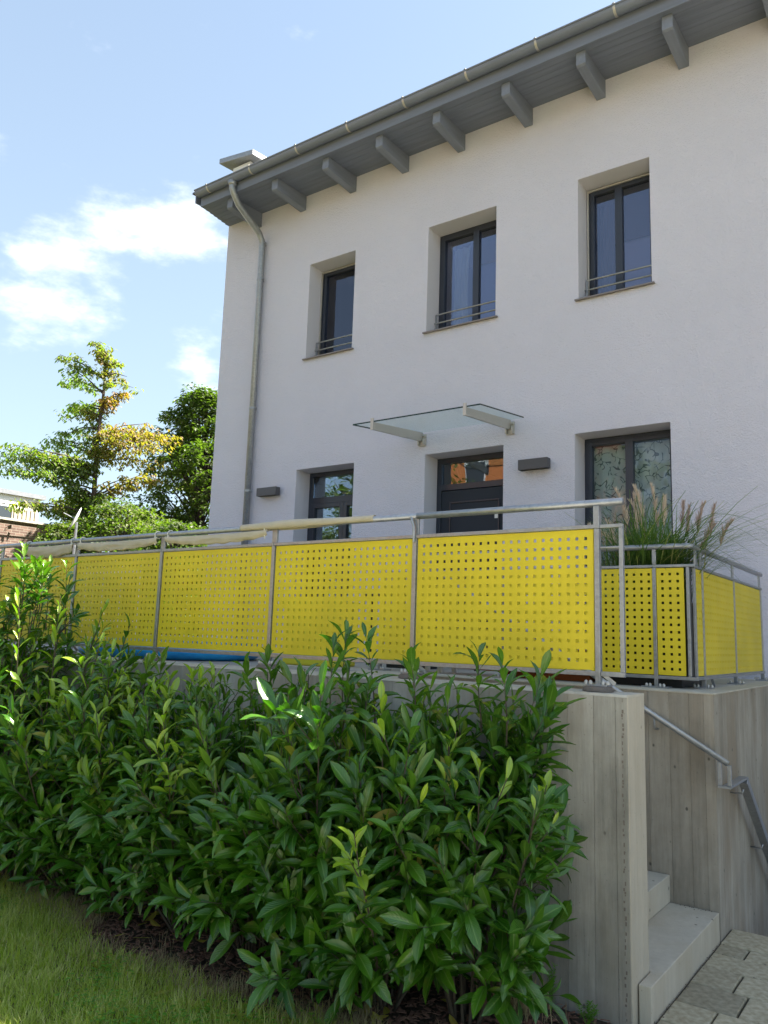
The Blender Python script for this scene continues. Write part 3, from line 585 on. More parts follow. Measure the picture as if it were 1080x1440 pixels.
# downpipe
px, py_ = -8.60, YF-.075
b = MB(); path = [(-8.567, GY, GZ-GR+.01), (-8.567, GY, 8.53), (-8.568, GY+.03, 8.47), (-8.573, 7.80, 8.33), (-8.592, py_-.10, 8.09), (px, py_-.02, 8.00), (px, py_, 7.90), (px, py_, 1.55)]
b.tube(path, .05, 16); dp = b.build('downpipe', 'zinc', house, smooth=True)
b = MB(); b.tube([(-8.567, GY, GZ-GR+.012), (-8.567, GY, GZ-GR-.06)], [.075, .054], 16); b.build('outlet', 'zinc', dp, smooth=True)
for z in (7.93, 7.32, 5.2, 3.9, 2.2):
    b = MB(); b.tube([(px, py_, z), (px, py_, z+.035)], .055, 16); b.box(px-.012, px+.012, py_+.05, YF-.001, z+.005, z+.03); b.box(px+.052, px+.075, py_-.012, py_+.012, z+.006, z+.028); b.build('pipe_clamp', 'zinc', dp)
# vent hood on the roof corner
b = MB(); b.prism([(-9.46, 8.12, 9.50), (-8.68, 8.12, 9.40), (-8.60, 8.55, 9.38), (-9.38, 8.55, 9.48)], (0, 0, .09)); vh = b.build('roof_vent_cap', 'zinc', rfo, bevel=.006)
b = MB(); b.box(-9.25, -8.85, 8.25, 8.5, 8.75, 9.41)
b.build('vent_shaft', 'white', rfo)

# wall lamps
def wall_lamp(x0, x1, z0, z1, label):
    t_ = thing('wall_lamp', label, 'lamp', ((x0+x1)/2, YF, z0), 'wall lamps on the ground floor facade')
    y0, y1 = YF-.125, YF-.03
    b = MB(); b.box(x0, x0+.006, y0, y1, z0, z1); b.box(x1-.006, x1, y0, y1, z0, z1); b.box(x0+.0062, x1-.0062, y0, y0+.006, z0, z1); b.box(x0+.0062, x1-.0062, y1-.006, y1, z0, z1)
    b.build('housing', 'lampbox', t_)
    for k in range(5): z = z0+.012+(z1-z0-.024)*k/4; clean_box(x0+.0063, x1-.0063, y0+.0063, y1-.0063, z-.003, z+.003).build('louvre', 'lampbox', t_)
    clean_box(x0+.05, x1-.05, y1+.0005, YF-.001, z0+.02, z1-.02).build('wall_mount', 'lampbox', t_)
wall_lamp(-8.36, -7.97, 3.81, 3.93, 'small dark box lamp on the wall, right beside the downpipe')
wall_lamp(-4.06, -3.69, 3.795, 3.915, 'dark box lamp on the wall between the entrance door and the curtained window')

# ------------------------------------------------------------------ railings
def panel_mesh(wd, ht, nc, nr, pc=.0535, pr=.0515, hole=.0185, th=.008):
    """perforated plate in its own x/z plane, origin at the lower left, thickness along +y"""
    xs_ = [0]; mx_ = (wd-(nc-1)*pc)/2
    for i in range(nc): xs_ += [mx_+i*pc-hole/2, mx_+i*pc+hole/2]
    xs_.append(wd); zs_ = [0]; mz = (ht-(nr-1)*pr)/2
    for j in range(nr): zs_ += [mz+j*pr-hole/2, mz+j*pr+hole/2]
    zs_.append(ht); nx, nz_ = len(xs_), len(zs_)
    v = [(x, y, z) for y in (0, th) for z in zs_ for x in xs_]; f = []; o = nx*nz_
    for j in range(nz_-1):
        for i in range(nx-1):
            a = j*nx+i; bq = a+1; c_ = a+nx+1; d = a+nx
            if i % 2 == 1 and j % 2 == 1: f += [(a, bq, bq+o, a+o)[::-1], (bq, c_, c_+o, bq+o)[::-1], (c_, d, d+o, c_+o)[::-1], (d, a, a+o, d+o)[::-1]]
            else: f += [(a, bq, c_, d), (a+o, d+o, c_+o, bq+o)]
    for i in range(nx-1): a = i; f.append((a+o, a+1+o, a+1, a)); a = (nz_-1)*nx+i; f.append((a, a+1, a+1+o, a+o))
    for j in range(nz_-1): a = j*nx; f.append((a, a+nx, a+nx+o, a+o)); a = j*nx+nx-1; f.append((a+o, a+nx+o, a+nx, a))
    b = MB(); b.v = v; b.f = f; return b
def foot(parent, x, y, z, plate=(.085, .05), ang=0):
    b = MB(); b.box(x-plate[0], x+plate[0], y-plate[1], y+plate[1], z, z+.01); p = b.build('base_plate', 'galv', parent, bevel=.001)
    for dx in (-.06, -.035, .035, .06):
        for dy in (-.03,):
            b = MB(); b.lathe([(.011, 0), (.011, .012), (.009, .016), (.004, .021), (.0005, .022)], (x+dx, y+dy, z+.0102), 8); b.build('bolt', 'stainless', p, smooth=True)
    return p
# front railing along the hedge
fr1 = thing('railing', 'long yellow perforated balustrade with round handrail on the front wall above the hedge', 'railing', (-1.565, 4.212, WT))
Y1 = 4.212; HR = 2.572
posts = [-1.565, -2.768, -4.003, -5.262, -6.458, -7.745, -9.0, -10.25]
b = MB(); b.tube([(-10.4, Y1, HR), (-2.76, Y1, HR)], .021, 14); b.build('handrail', 'galv', fr1, smooth=True)
b = MB(); b.tube([(-2.759, Y1, HR), (-1.42, Y1, HR)], .021, 14); b.build('handrail', 'galv', fr1, smooth=True)
PZ0, PZ1 = 1.655, 2.425
for i in range(len(posts)-1):
    a, c_ = posts[i+1]+.017, posts[i]-.017
    b = MB(); b.box(a-.015, c_+.015, Y1-.016, Y1+.016, 2.428, 2.450); b.build('top_rail', 'galv', fr1, bevel=.002)
    b = MB(); b.box(a-.015, c_+.015, Y1-.016, Y1+.016, 1.625, 1.650); b.build('bottom_rail', 'galv', fr1, bevel=.002)
    b = panel_mesh(c_-a-.008, PZ1-PZ0, 22, 14, pc=(c_-a-.10)/21.0)
    b.v = [(x+a+.004, y+Y1-.006, z+PZ0) for x, y, z in b.v]; b.build('panel', 'yellow', fr1)
for i, xx in enumerate(posts):
    b = MB(); b.box(xx-.014, xx+.014, Y1-.018, Y1+.018, WT+.03, 2.4275)
    if i == 0: b.box(xx-.0165, xx+.0165, Y1-.022, Y1+.022, 2.4277, HR-.018)
    else: b.box(xx-.024, xx+.024, Y1-.008, Y1+.008, 2.451, HR-.018)
    if i == 1: b.tube([(xx-.0, Y1-.025, 2.40), (xx, Y1-.028, 2.50), (xx-.012, Y1-.03, 2.535), (xx-.02, Y1-.025, HR-.012)], .009, 8)
    b.build('post', 'galv', fr1, bevel=.002)
    b = MB(); b.lathe([(.075, 0), (.085, .004), (.08, .02), (.07, .028)], (xx+.0, Y1-.01, WT), 12); b.f.append(tuple(range(len(b.v)-12, len(b.v)))); b.build('grout_pad', 'grout', fr1)
    foot(fr1, xx, Y1, WT+.0285, (.06, .045))
    b = MB(); b.bar((xx+.01, Y1+.02, 1.64), (xx+.075, Y1+.04, WT+.04), .012, .02); b.build('brace', 'galv', fr1)
# wing frame right of the last post
b = MB(); xa, xb = -1.549, -1.42; b.box(xa, xb, Y1-.014, Y1+.014, 2.428, 2.448); b.box(xa, xb, Y1-.014, Y1+.014, 1.625, 1.650); b.box(xb-.022, xb, Y1-.014, Y1+.014, 1.651, 2.4275); b.box(xa, xb-.0225, Y1-.01, Y1+.01, 2.315, 2.325)
b.build('end_frame', 'galv', fr1, bevel=.002)

# railing round the stairwell + right end
fr2 = thing('railing', 'shorter yellow perforated balustrade around the terrace corner with the tall grass', 'railing', (-1.475, 5.787, BT))
Y2 = 5.787; PZ0, PZ1 = 1.593, 2.349
b = MB(); b.tube([(-4.4, Y2, 2.505), (-1.50, Y2, 2.505), (-1.484, Y2+.006, 2.505), (-1.475, Y2+.022, 2.505), (-1.475, 8.33, 2.503)], .021, 14); b.build('handrail', 'galv', fr2, smooth=True)
px2 = [-1.728, -2.93, -4.15]
for a, c_, nc in ((-4.138, -2.942, 22), (-2.918, -1.742, 22), (-1.713, -1.522, 3)):
    b = panel_mesh(c_-a, PZ1-PZ0, nc, 14, pc=.0535); b.v = [(x+a, y+Y2-.006, z+PZ0) for x, y, z in b.v]; b.build('panel', 'yellow', fr2)
b = MB(); b.box(-4.17, -1.44, Y2-.014, Y2+.014, 2.354, 2.374); b.build('top_rail', 'galv', fr2, bevel=.002)
b = MB(); b.box(-4.17, -1.44, Y2-.014, Y2+.014, 1.565, 1.588); b.build('bottom_rail', 'galv', fr2, bevel=.002)
for xx in px2:
    b = MB(); b.box(xx-.0125, xx+.0125, Y2-.015, Y2+.015, BT+.01, 2.3535); b.box(xx-.014, xx+.014, Y2-.007, Y2+.007, 2.3745, 2.487); b.build('post', 'galv', fr2, bevel=.002); foot(fr2, xx, Y2-.005, BT, (.095, .05))
b = clean_box(-1.505, -1.485, Y2-.013, Y2+.013, 1.5885, 2.3535); b.build('post', 'galv', fr2, bevel=.002)
XR = -1.475
for yy, hw_ in ((6.07, .012), (7.11, .012), (8.25, .015)):
    b = MB(); b.box(XR-.015, XR+.015, yy-hw_, yy+hw_, BT+.01, 2.3535); b.box(XR-.007, XR+.007, yy-.024, yy+.024, 2.3745, 2.486); b.build('post', 'galv', fr2, bevel=.002)
    p = foot(fr2, XR, yy, BT, (.05, .09))
b = MB(); b.box(XR-.01, XR+.01, 5.86, 5.885, 1.589, 2.3535); b.box(XR-.007, XR+.007, 5.90, 5.96, 2.3745, 2.486); b.build('post', 'galv', fr2, bevel=.002)
b = MB(); b.bar((XR, 6.30, 1.57), (XR, 6.36, BT+.005), .02, .01); b.build('brace', 'galv', fr2)
b = MB(); b.box(XR-.014, XR+.014, Y2+.015, 8.31, 2.354, 2.374); b.build('top_rail', 'galv', fr2, bevel=.002)
b = MB(); b.box(XR-.014, XR+.014, Y2+.015, 8.31, 1.565, 1.588); b.build('bottom_rail', 'galv', fr2, bevel=.002)
for a, c_, nc in ((5.89, 6.053, 3), (6.087, 7.093, 18), (7.127, 8.23, 20)):
    b = panel_mesh(c_-a, PZ1-PZ0, nc, 14, pc=.0535); b.v = [(XR-(y-.006), x+a, z+PZ0) for x, y, z in b.v]; b.f = [f[::-1] for f in b.f] if False else b.f; b.build('panel', 'yellow', fr2)
b = clean_box(XR-.035, XR-.012, 5.815, 5.85, 1.59, 2.353); b.build('corner_strip', 'darkpl', fr2)

# stair handrails
h1 = thing('stair_handrail', 'round galvanised handrail sloping down the wall beside the upper concrete steps', 'handrail', (-1.65, 5.44, 1.26))
sl = (1.377-1.075)/(1.71-1.188)
b = MB(); b.tube([(-3.6, 5.44, 1.377+sl*(3.6-1.71)), (-1.195, 5.44, 1.079)], .019, 14); b.build('handrail', 'galv', h1, smooth=True)
for xx in (-1.645, -2.7):
    zz = 1.377+sl*(-xx-1.71); b = MB(); b.tube([(xx, 5.44, zz-.015), (xx, 5.44, zz-.08), (xx+.005, 5.455, zz-.092), (xx+.005, 5.51, zz-.095)], .0065, 8); b.lathe([(.0, 0)], (0, 0, 0), 3) if False else None; b.build('bracket', 'galv', h1, smooth=True)
b = MB(); b.box(-1.255, -1.232, 5.428, 5.452, .945, 1.085); b.box(-1.198, -1.175, 5.428, 5.452, .945, 1.070); b.box(-1.255, -1.175, 5.42, 5.46, .930, .9445); b.build('return_frame', 'galv', h1, bevel=.002)
h2 = thing('stair_handrail', 'flat dark grey steel handrail falling steeply along the basement stairs at the right edge', 'handrail', (-1.2, 5.9, .9))
b = MB(); b.prism([(-1.23, 5.461, .931), (-1.175, 5.461, .931), (-1.175, 5.93, .931), (-1.23, 5.93, .931)], (0, 0, .014)); b.build('flat_rail', 'galv', h2, bevel=.002)
b = MB(); s2 = (.93-.30)/(5.84-6.63); b.bar((-1.203, 5.905, .925), (-1.203, 8.0, .925+s2*2.095), .056, .05); b.build('sloping_rail', 'galv', h2, bevel=.003)
for yy in (5.93, 6.5, 7.3):
    b = MB(); zz = .925+s2*(yy-5.905)-.03; b.tube([(-1.283, yy-.03, zz-.04), (-1.21, yy-.03, zz-.04), (-1.203, yy-.03, zz-.01)], .006, 8); b.build('bracket', 'galv', h2, smooth=True)

# cloth hung on the handrail
def swag(x0, x1, zt, h, seed, label, ytop=Y1-.03, mt='cloth'):
    r_ = random.Random(seed); b = MB(); nx = int((x1-x0)/.02); nz_ = 8
    for i in range(nx+1):
        u = i/nx; x = x0+(x1-x0)*u; ed = math.sin(math.pi*min(1, max(0, u)))**.5
        hh = h*(.55+.45*ed)*(1+.15*noise.noise(Vector((x*3, seed, 0))))
        for j in range(nz_+1):
            f = j/nz_; y = ytop-.012*math.sin(f*math.pi)-.010*noise.noise(Vector((x*6, f*4, seed)))*ed
            b.v.append((x, y, zt-.012*ed-hh*f-.004*math.sin(x*40)*f))
    for i in range(nx):
        for j in range(nz_): q = i*(nz_+1)+j; b.f.append((q, q+1, q+nz_+2, q+nz_+1))
    t_ = thing('shade_cloth', label, 'cloth', (x0, ytop, zt-h))
    o = b.build('fabric', mt, t_, smooth=True); sm = o.modifiers.new('thick', 'SOLIDIFY'); sm.thickness = .004
    b = MB()
    for xx in (x0+.03, x1-.03):
        ring = [(xx+.004*math.sin(k), Y1-.0+.030*math.cos(k*math.pi/5), HR+.0+.030*math.sin(k*math.pi/5)) for k in range(11)]; b.tube(ring, .0045, 6)
        b.tube([(xx, Y1-.031, HR-.01), (xx+.005, Y1-.034, HR-.05), (xx+.01, Y1-.03, HR-.09)], .004, 6)
    b.build('tie_cord', 'cordm', t_)
swag(-7.30, -6.50, 2.55, .11, 1, 'beige shade cloth hanging slack under the leftmost stretch of handrail')
swag(-6.42, -5.31, 2.552, .085, 2, 'beige shade cloth tied under the handrail in front of the trees')
swag(-5.21, -4.06, 2.552, .075, 3, 'beige shade cloth gathered under the handrail left of the downpipe')
b = MB(); nx = 60
for i in range(nx+1):
    u = i/nx; x = -4.35+1.25*u; rr = .027+.012*math.sin(math.pi*min(1, u*1.3))**2 if u < .77 else .025
    for k in range(9):
        a = math.pi*(1.25-1.5*k/8) ; b.v.append((x, Y1-(rr+.006*noise.noise(Vector((x*9, k, 1))))*math.cos(a)*-1, HR+(rr)*math.sin(a)+.002))
for i in range(nx):
    for k in range(8): q = i*9+k; b.f.append((q, q+1, q+10, q+9))
o = tag(b.build('shade_cloth', 'cloth', smooth=True), 'pale cloth rolled over the top of the handrail in front of the left terrace door', 'cloth'); sm = o.modifiers.new('thick', 'SOLIDIFY'); sm.thickness = .003

# ------------------------------------------------------------------ things on the terrace
pl = thing('paddling_pool', 'blue foil paddling pool lying on the terrace behind the left railing panels', 'pool', (-6.6, 5.7, 1.50))
b = MB(); n = 40; m_ = 10
for k, (zz, R0) in enumerate(((.075, .07), (.17, .06))):
    s0 = len(b.v)
    for i in range(n):
        a = 2*math.pi*i/n
        for j in range(m_):
            c_ = 2*math.pi*j/m_; rr = R0*(1+.08*noise.noise(Vector((i*.9, j, k)))); b.v.append((-6.95+(1.0+rr*math.cos(c_))*math.cos(a), 5.75+(.8+rr*math.cos(c_))*math.sin(a), 1.50+zz+rr*math.sin(c_)))
    for i in range(n):
        for j in range(m_): b.f.append((s0+i*m_+j, s0+((i+1) % n)*m_+j, s0+((i+1) % n)*m_+(j+1) % m_, s0+i*m_+(j+1) % m_))
b.build('rim', 'blue', pl, smooth=True)
b = MB(); b.prism([(-6.95+.97*math.cos(2*math.pi*i/24), 5.75+.77*math.sin(2*math.pi*i/24), 1.502) for i in range(24)], (0, 0, .05)); b.build('pool_floor', 'blue', pl)
# yellow storage box, bright
yb_ = thing('storage_box', 'bright yellow plastic box standing on the terrace behind the middle railing panel', 'box', (-4.95, 5.9, 1.5))
b = MB(); b.prism([(-5.25, 5.7, 1.502), (-4.62, 5.7, 1.502), (-4.66, 6.1, 1.502), (-5.21, 6.1, 1.502)], (0, 0, .56)); b.build('body', 'brightyellow', yb_, bevel=.02)
b = clean_box(-5.28, -4.59, 5.67, 6.13, 2.064, 2.11); b.build('lid', 'brightyellow', yb_, bevel=.012)
# hose
b = MB(); pth = []
for i in range(140):
    a = i*.21; r_ = .20+.05*math.sin(i*.13)+.02*noise.noise(Vector((i*.2, 0, 0))); pth.append((-3.35+i*.0035+r_*1.5*math.cos(a), 6.05+r_*.7*math.sin(a), 1.525+.0007*i+.03*abs(math.sin(a*.5))))
b.tube(pth, .014, 8); tag(b.build('garden_hose', 'red', smooth=True), 'red hose lying in loose coils on the terrace behind the right railing panels', 'hose')
# planter boxes
def planter(x0, x1, y0, y1, z1, mt, label, name='planter'):
    t_ = thing(name, label, 'planter', ((x0+x1)/2, (y0+y1)/2, BT)); z0 = BT+.002; w_ = .025
    b = MB(); b.box(x0, x1, y0, y0+w_, z0, z1); b.box(x0, x1, y1-w_, y1, z0, z1); b.box(x0, x0+w_, y0+w_+.0005, y1-w_-.0005, z0, z1); b.box(x1-w_, x1, y0+w_+.0005, y1-w_-.0005, z0, z1); b.build('trough', mt, t_, bevel=.004)
    clean_box(x0+w_+.001, x1-w_-.001, y0+w_+.001, y1-w_-.001, z0, z1-.04).build('soil', 'soil', t_)
    return t_
planter(-2.95, -2.28, 5.95, 6.25, 1.74, 'terracotta', 'low terracotta trough on the terrace floor behind the last front panel')
planter(-2.2, -1.58, 5.9, 6.45, 2.12, 'darkpl', 'large dark planter at the terrace corner holding the tall grass', 'planter')
# small clutter
cr_ = thing('stool', 'white wooden stool on the terrace seen under the railing', 'stool', (-3.72, 6.0, BT))
for dx in (-.14, .14):
    for dy in (-.12, .12): b = clean_box(-3.72+dx-.018, -3.72+dx+.018, 6+dy-.018, 6+dy+.018, BT+.001, 1.92); b.build('leg', 'white', cr_)
clean_box(-3.9, -3.54, 5.84, 6.16, 1.9205, 1.95).build('seat', 'white', cr_, bevel=.005)
tb_ = thing('table', 'dark garden table standing on the terrace behind the middle panels', 'table', (-4.6, 6.9, BT))
clean_box(-5.0, -3.6, 6.6, 7.3, 2.20, 2.23).build('tabletop', 'darkpl', tb_, bevel=.005)
for xx in (-4.95, -3.68):
    for yy in (6.65, 7.22): clean_box(xx, xx+.04, yy, yy+.04, BT+.001, 2.199).build('leg', 'darkpl', tb_)
for (xx, yy, c_, lb__) in ((-4.25, 6.45, 'darkpl', 'dark plastic crate on the terrace floor right of the yellow box'), (-2.1+.0, 7.2, 'teal', 'teal plastic crate near the entrance door')):
    t_ = thing('crate', lb__, 'crate', (xx, yy, BT)); b = MB(); z0 = BT+.002
    for k in range(3):
        z = z0+.09*k; b.box(xx-.2, xx+.2, yy-.14, yy-.128, z, z+.06); b.box(xx-.2, xx+.2, yy+.128, yy+.14, z, z+.06); b.box(xx-.2, xx-.188, yy-.127, yy+.127, z, z+.06); b.box(xx+.188, xx+.2, yy-.127, yy+.127, z, z+.06)
    b.build('side_slats', c_, t_)
    clean_box(xx-.185, xx+.185, yy-.125, yy+.125, z0, z0+.01).build('crate_floor', c_, t_)
# white trellis and satellite dish at the far left end
t_ = thing('trellis', 'white lattice trellis at the far left end of the terrace', 'trellis', (-9.2, 6.6, BT))
for k in range(7): clean_box(-9.9+.2*k, -9.875+.2*k, 6.6, 6.612, BT+.002, 2.62).build('slat', 'white', t_)
for k in range(5): clean_box(-9.92, -8.66, 6.5875, 6.5995, 1.65+.22*k, 1.675+.22*k).build('slat', 'white', t_)
dsh = thing('satellite_dish', 'white satellite dish turned edge on above the left end of the railing', 'dish', (-15.1, 9.75, 0))
b = MB(); ax = Vector((-.45, -.75, .40)).normalized(); a1 = ax.orthogonal().normalized(); a2 = ax.cross(a1); ctr = Vector((-15.1, 9.75, 4.05)); s0 = 0
for i in range(6):
    r_ = .27*i/5
    for k in range(24): t0 = 2*math.pi*k/24; p = ctr+ax*(r_*r_*.55)+(a1*math.cos(t0)+a2*math.sin(t0))*max(r_, .002); b.v.append(tuple(p))
for i in range(5):
    for k in range(24): q = i*24; b.f.append((q+k, q+(k+1) % 24, q+24+(k+1) % 24, q+24+k))
o = b.build('reflector', 'white', dsh, smooth=True); sm = o.modifiers.new('thick', 'SOLIDIFY'); sm.thickness = .012
b = MB(); b.tube([(-15.1, 9.75, 0), (-15.1, 9.75, 4.0)], .03, 8); b.tube([tuple(ctr-ax*.01), tuple(ctr+ax*.3)], .012, 6); b.build('mast', 'galv', dsh)

# ------------------------------------------------------------------ far left buildings
wb = thing('white_building', 'low white flat roofed building beyond the trees at the left edge', 'building', (-31, 10, 0))
b = MB(); b.box(-42, -31, 2, 18.2, 0, 7.02); b.build('wall', 'white', wb)
b = MB(); b.box(-42.3, -30.85, 1.7, 18.4, 7.021, 7.2); b.build('roof', 'zinc', wb)
for k in range(5):
    y0 = 4.2+2.9*k; f_ = clean_box(-30.99, -30.93, y0, y0+1.5, 5.2, 6.6).build('window', 'winframe', wb); clean_box(-30.935, -30.92, y0+.08, y0+1.42, 5.28, 6.52).build('pane', 'farwin', f_)
b = MB()
for k in range(12): b.box(-30.98+.03*(k % 2), -30.9+.03*(k % 2), 17.0+.09*k, 17.085+.09*k, 4.4, 6.5)
b.build('awning', 'cloth', wb)
bwl = thing('brick_wall', 'old reddish brick wall below the white building at the left edge', 'wall', (-22, 10, 0))
b = MB(); b.box(-22.3, -22, 2, 15.2, 0, 4.75); b.build('masonry', 'brick', bwl); b = MB(); b.box(-22.36, -21.94, 2, 15.25, 4.751, 4.82); b.build('coping', 'cap', bwl, bevel=.01)
b = MB(); b.tube([(-21.5, 4+i*1.2, 5.35-.22*math.sin(math.pi*i/10)) for i in range(11)], .018, 6); tag(b.build('overhead_cable', 'galv'), 'thin cable crossing in front of the white building at left', 'cable')
# orange apartment house across the yard (seen as a reflection in the door transom)
ob_ = thing('orange_building', 'orange rendered apartment building across the yard, mirrored in the entrance door transom', 'building', (-19, -20, 0))
clean_box(-27.5, -16.5, -32, -20, 0, 12.6).build('wall', 'orange', ob_)
b = MB(); b.prism([(-27.9, -19.6, 12.6), (-27.9, -26, 15), (-27.9, -32.4, 12.6)], (11.8, 0, 0)); b.build('roof', 'rooftile', ob_)
wp = None
for k in range(4):
    for z in (1.2, 4.2, 7.3, 9.8):
        x0 = -26.6+2.6*k; f_ = clean_box(x0, x0+1.3, -20+.001, -19.93, z, z+1.6).build('window', 'winframe', ob_); clean_box(x0+.1, x0+1.2, -19.93, -19.91, z+.1, z+1.5).build('pane', 'farwin', f_)

# ------------------------------------------------------------------ leaves
def leaf_shape(L_, W_, bend, fold, rows_=6, seed=0):
    """returns vert list / faces / uvs of one leaf along +Y, top towards +Z"""
    r_ = random.Random(seed); v = []; uv = []; prof = [0.08, .46, .78, .96, 1.0, .72, 0.04]; us = (-1, -.5, 0, .5, 1)
    tw = r_.uniform(-.25, .25)
    for j in range(rows_+1):
        t_ = j/rows_; w_ = W_/2*prof[j]; y = L_*math.sin(bend*t_)/bend if abs(bend) > 1e-3 else L_*t_; zc = -L_*(1-math.cos(bend*t_))/bend if abs(bend) > 1e-3 else 0
        for u in us:
            z = zc+abs(u)**1.3*w_*fold+.04*W_*math.sin(t_*9+u*2+seed)*abs(u); x = u*w_; a = tw*t_
            v.append((x*math.cos(a)-z*math.sin(a)*.3, y, z+x*math.sin(a))); uv.append((.5+u*.5, t_))
    f = []
    for j in range(rows_):
        for i in range(4): q = j*5+i; f.append((q, q+1, q+6, q+5))
    return v, f, uv
LV = [leaf_shape(1, .275, b, fo, seed=i) for i, (b, fo) in enumerate(((.5, .35), (.8, .45), (.25, .5), (1.1, .3), (.6, .6), (-.2, .4)))]
leaf_me = []
for i, (v, f, uv) in enumerate(LV):
    me = bpy.data.meshes.new('leaf'); me.from_pydata(v, [], f); me.materials.append(MT['leaf']); ul = me.uv_layers.new(name='UVMap')
    ul.data.foreach_set('uv', [c for ff in f for k in ff for c in uv[k]]); a = me.attributes.new('rv', 'FLOAT', 'FACE'); a.data.foreach_set('value', [0.0]*len(f)); me.polygons.foreach_set('use_smooth', [True]*len(f)); leaf_me.append(me)
leaf_me_young_sun = []
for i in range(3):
    me = leaf_me[i].copy(); me.name = 'leaf'; a = me.attributes.new('hue', 'FLOAT', 'FACE'); a.data.foreach_set('value', [.55+.15*i]*len(me.polygons)); leaf_me_young_sun.append(me)  # young leaves; the yellow hue also paints in sunlight
me_dead = leaf_me[1].copy(); me_dead.materials.clear(); me_dead.materials.append(MT['leafdead'])
CAM = Vector((0, 0, 1.8))
def laurel(x, y, top, rad, seed, label, nst=15, young=.15, lean=(0, 0)):
    r_ = random.Random(seed); base = Vector((x, y, 0)); t_ = thing('laurel_shrub', label, 'shrub', (x, y, 0), 'cherry laurels of the hedge')
    big = 1.12 if x > -3.6 else 1.0
    ld_ = .22 if x < -5.3 or x > -3.7 else .16
    st_ = MB(); leaves = []
    def shoot(p, d, ln, r0, nleaf, start, yng_sun, bendup=.25):
        pts = [p.copy()]; n = 7; d = d.normalized(); q = p.copy()
        for i in range(n): d = (d+Vector((r_.uniform(-.07, .07), r_.uniform(-.07, .07), bendup/n))).normalized(); q = q+d*ln/n; pts.append(q.copy())
        if q.y > 4.0:      # keep in front of the wall
            sh = q.y-4.0
            for i, pp in enumerate(pts): pp.y -= sh*(i/n)
        st_.tube(pts, [r0*(1-.75*i/n) for i in range(n+1)], 5, caps=False)
        ph = r_.uniform(0, 6.28)
        for k in range(nleaf):
            f = start+(1-start)*(k+.5*r_.random())/nleaf; i = min(n-1, int(f*n)); u = f*n-i; pos = pts[i].lerp(pts[i+1], u); ax_ = (pts[i+1]-pts[i]).normalized()
            ph += 2.4+r_.uniform(-.3, .3); s1 = ax_.orthogonal().normalized(); s2_ = ax_.cross(s1); side = s1*math.cos(ph)+s2_*math.sin(ph)
            op = 1.05-.72*f**1.6+r_.uniform(-.2, .2)           # opening angle: wide low down, steep at the tip
            ld = (ax_*math.cos(op)+side*math.sin(op)).normalized(); ld = (ld+Vector((0, 0, -.28*(1-f)))).normalized()
            nrm = (ax_-ld*ax_.dot(ld)).normalized(); nrm = (nrm+Vector((0, 0, .35))).normalized()
            L_ = r_.choice((r_.uniform(.08, .13), r_.uniform(.13, .21)*big, r_.uniform(.15, .20)*big))*(1-.35*max(0, f-.85)/.15)*(.8 if yng_sun else 1)
            xx = ld.cross(nrm).normalized(); zz = xx.cross(ld)
            leaves.append((pos+ld*.008, xx, ld, zz, L_, r_.uniform(.85, 1.15), yng_sun*max(0, (f-.35))/.65))
        return pts
    for s_ in range(nst):
        a = 2*math.pi*s_/nst+r_.uniform(-.3, .3); tilt = r_.choice((.12, .25, .4, .55, .75))*r_.uniform(.7, 1.2)
        h = top*(1-.32*tilt**1.2)*r_.uniform(.84, 1.0); ln = h/math.cos(tilt*.62)
        d = Vector((math.cos(a)*math.sin(tilt)*rad*1.9+lean[0], math.sin(a)*math.sin(tilt)*rad*1.9+lean[1], math.cos(tilt)))
        p0 = base+Vector((math.cos(a)*.07, math.sin(a)*.07, -.02)); yng_sun = 1 if r_.random() < young else (.35 if r_.random() < .5 else 0)
        pts = shoot(p0, d, ln, .009, 22, .48, yng_sun, .45)
        for k in range(7):
            i = r_.randint(1, 5); pp = pts[i].lerp(pts[i+1], r_.random()); aa = a+r_.uniform(-1.5, 1.5); up_ = .25+.16*i
            shoot(pp, Vector((math.cos(aa), math.sin(aa), up_)), r_.uniform(.22, .42)*(1.15-.1*i), .0045, r_.randint(7, 10), .22, yng_sun if i > 3 else 0, .35)
    for k in range(9 if x < -5.3 else 3):       # upright leaders above the crown
        a = r_.uniform(0, 6.28); rr = rad*r_.uniform(.1, .7); hh = r_.uniform(.35, .6); pp = base+Vector((math.cos(a)*rr, math.sin(a)*rr*.6, top*.93-hh+r_.uniform(.02, ld_)))
        shoot(pp, Vector((r_.uniform(-.15, .15), r_.uniform(-.15, .1), 1)), hh, .005, 20, .15, .5 if young > .2 else .15, .2)
    if x > -2.1:             # the end plant leans out to the right at the top and stays narrow below
        for k in range(15):
            pp = base+Vector((r_.uniform(.02, .16), r_.uniform(-.05, .25), r_.uniform(.45, 1.05)))
            shoot(pp, Vector((r_.uniform(.25, .75), r_.uniform(-.15, .2), 1)), r_.uniform(.45, .72), .005, 17, .12, 0, .35)
    for k in range(14 if x > -2.1 else 34):      # low skirt growth
        a = r_.uniform(0, 6.28); z0 = r_.uniform(.05, .75); rr = rad*r_.uniform(.25, .65); pp = base+Vector((math.cos(a)*rr, math.sin(a)*rr, z0))
        shoot(pp, Vector((math.cos(a), math.sin(a), r_.uniform(-.1, .7))), r_.uniform(.2, .42), .004, r_.randint(8, 11), .15, 0, .3)
    leaves = [l for l in leaves if l[0].z > .03]
    vis = [l for l in leaves]; vis.sort(key=lambda l: (l[0]-CAM).length-.15*l[0].z)
    ind, rest = vis[:300], vis[300:]
    inv = wloc(t_)
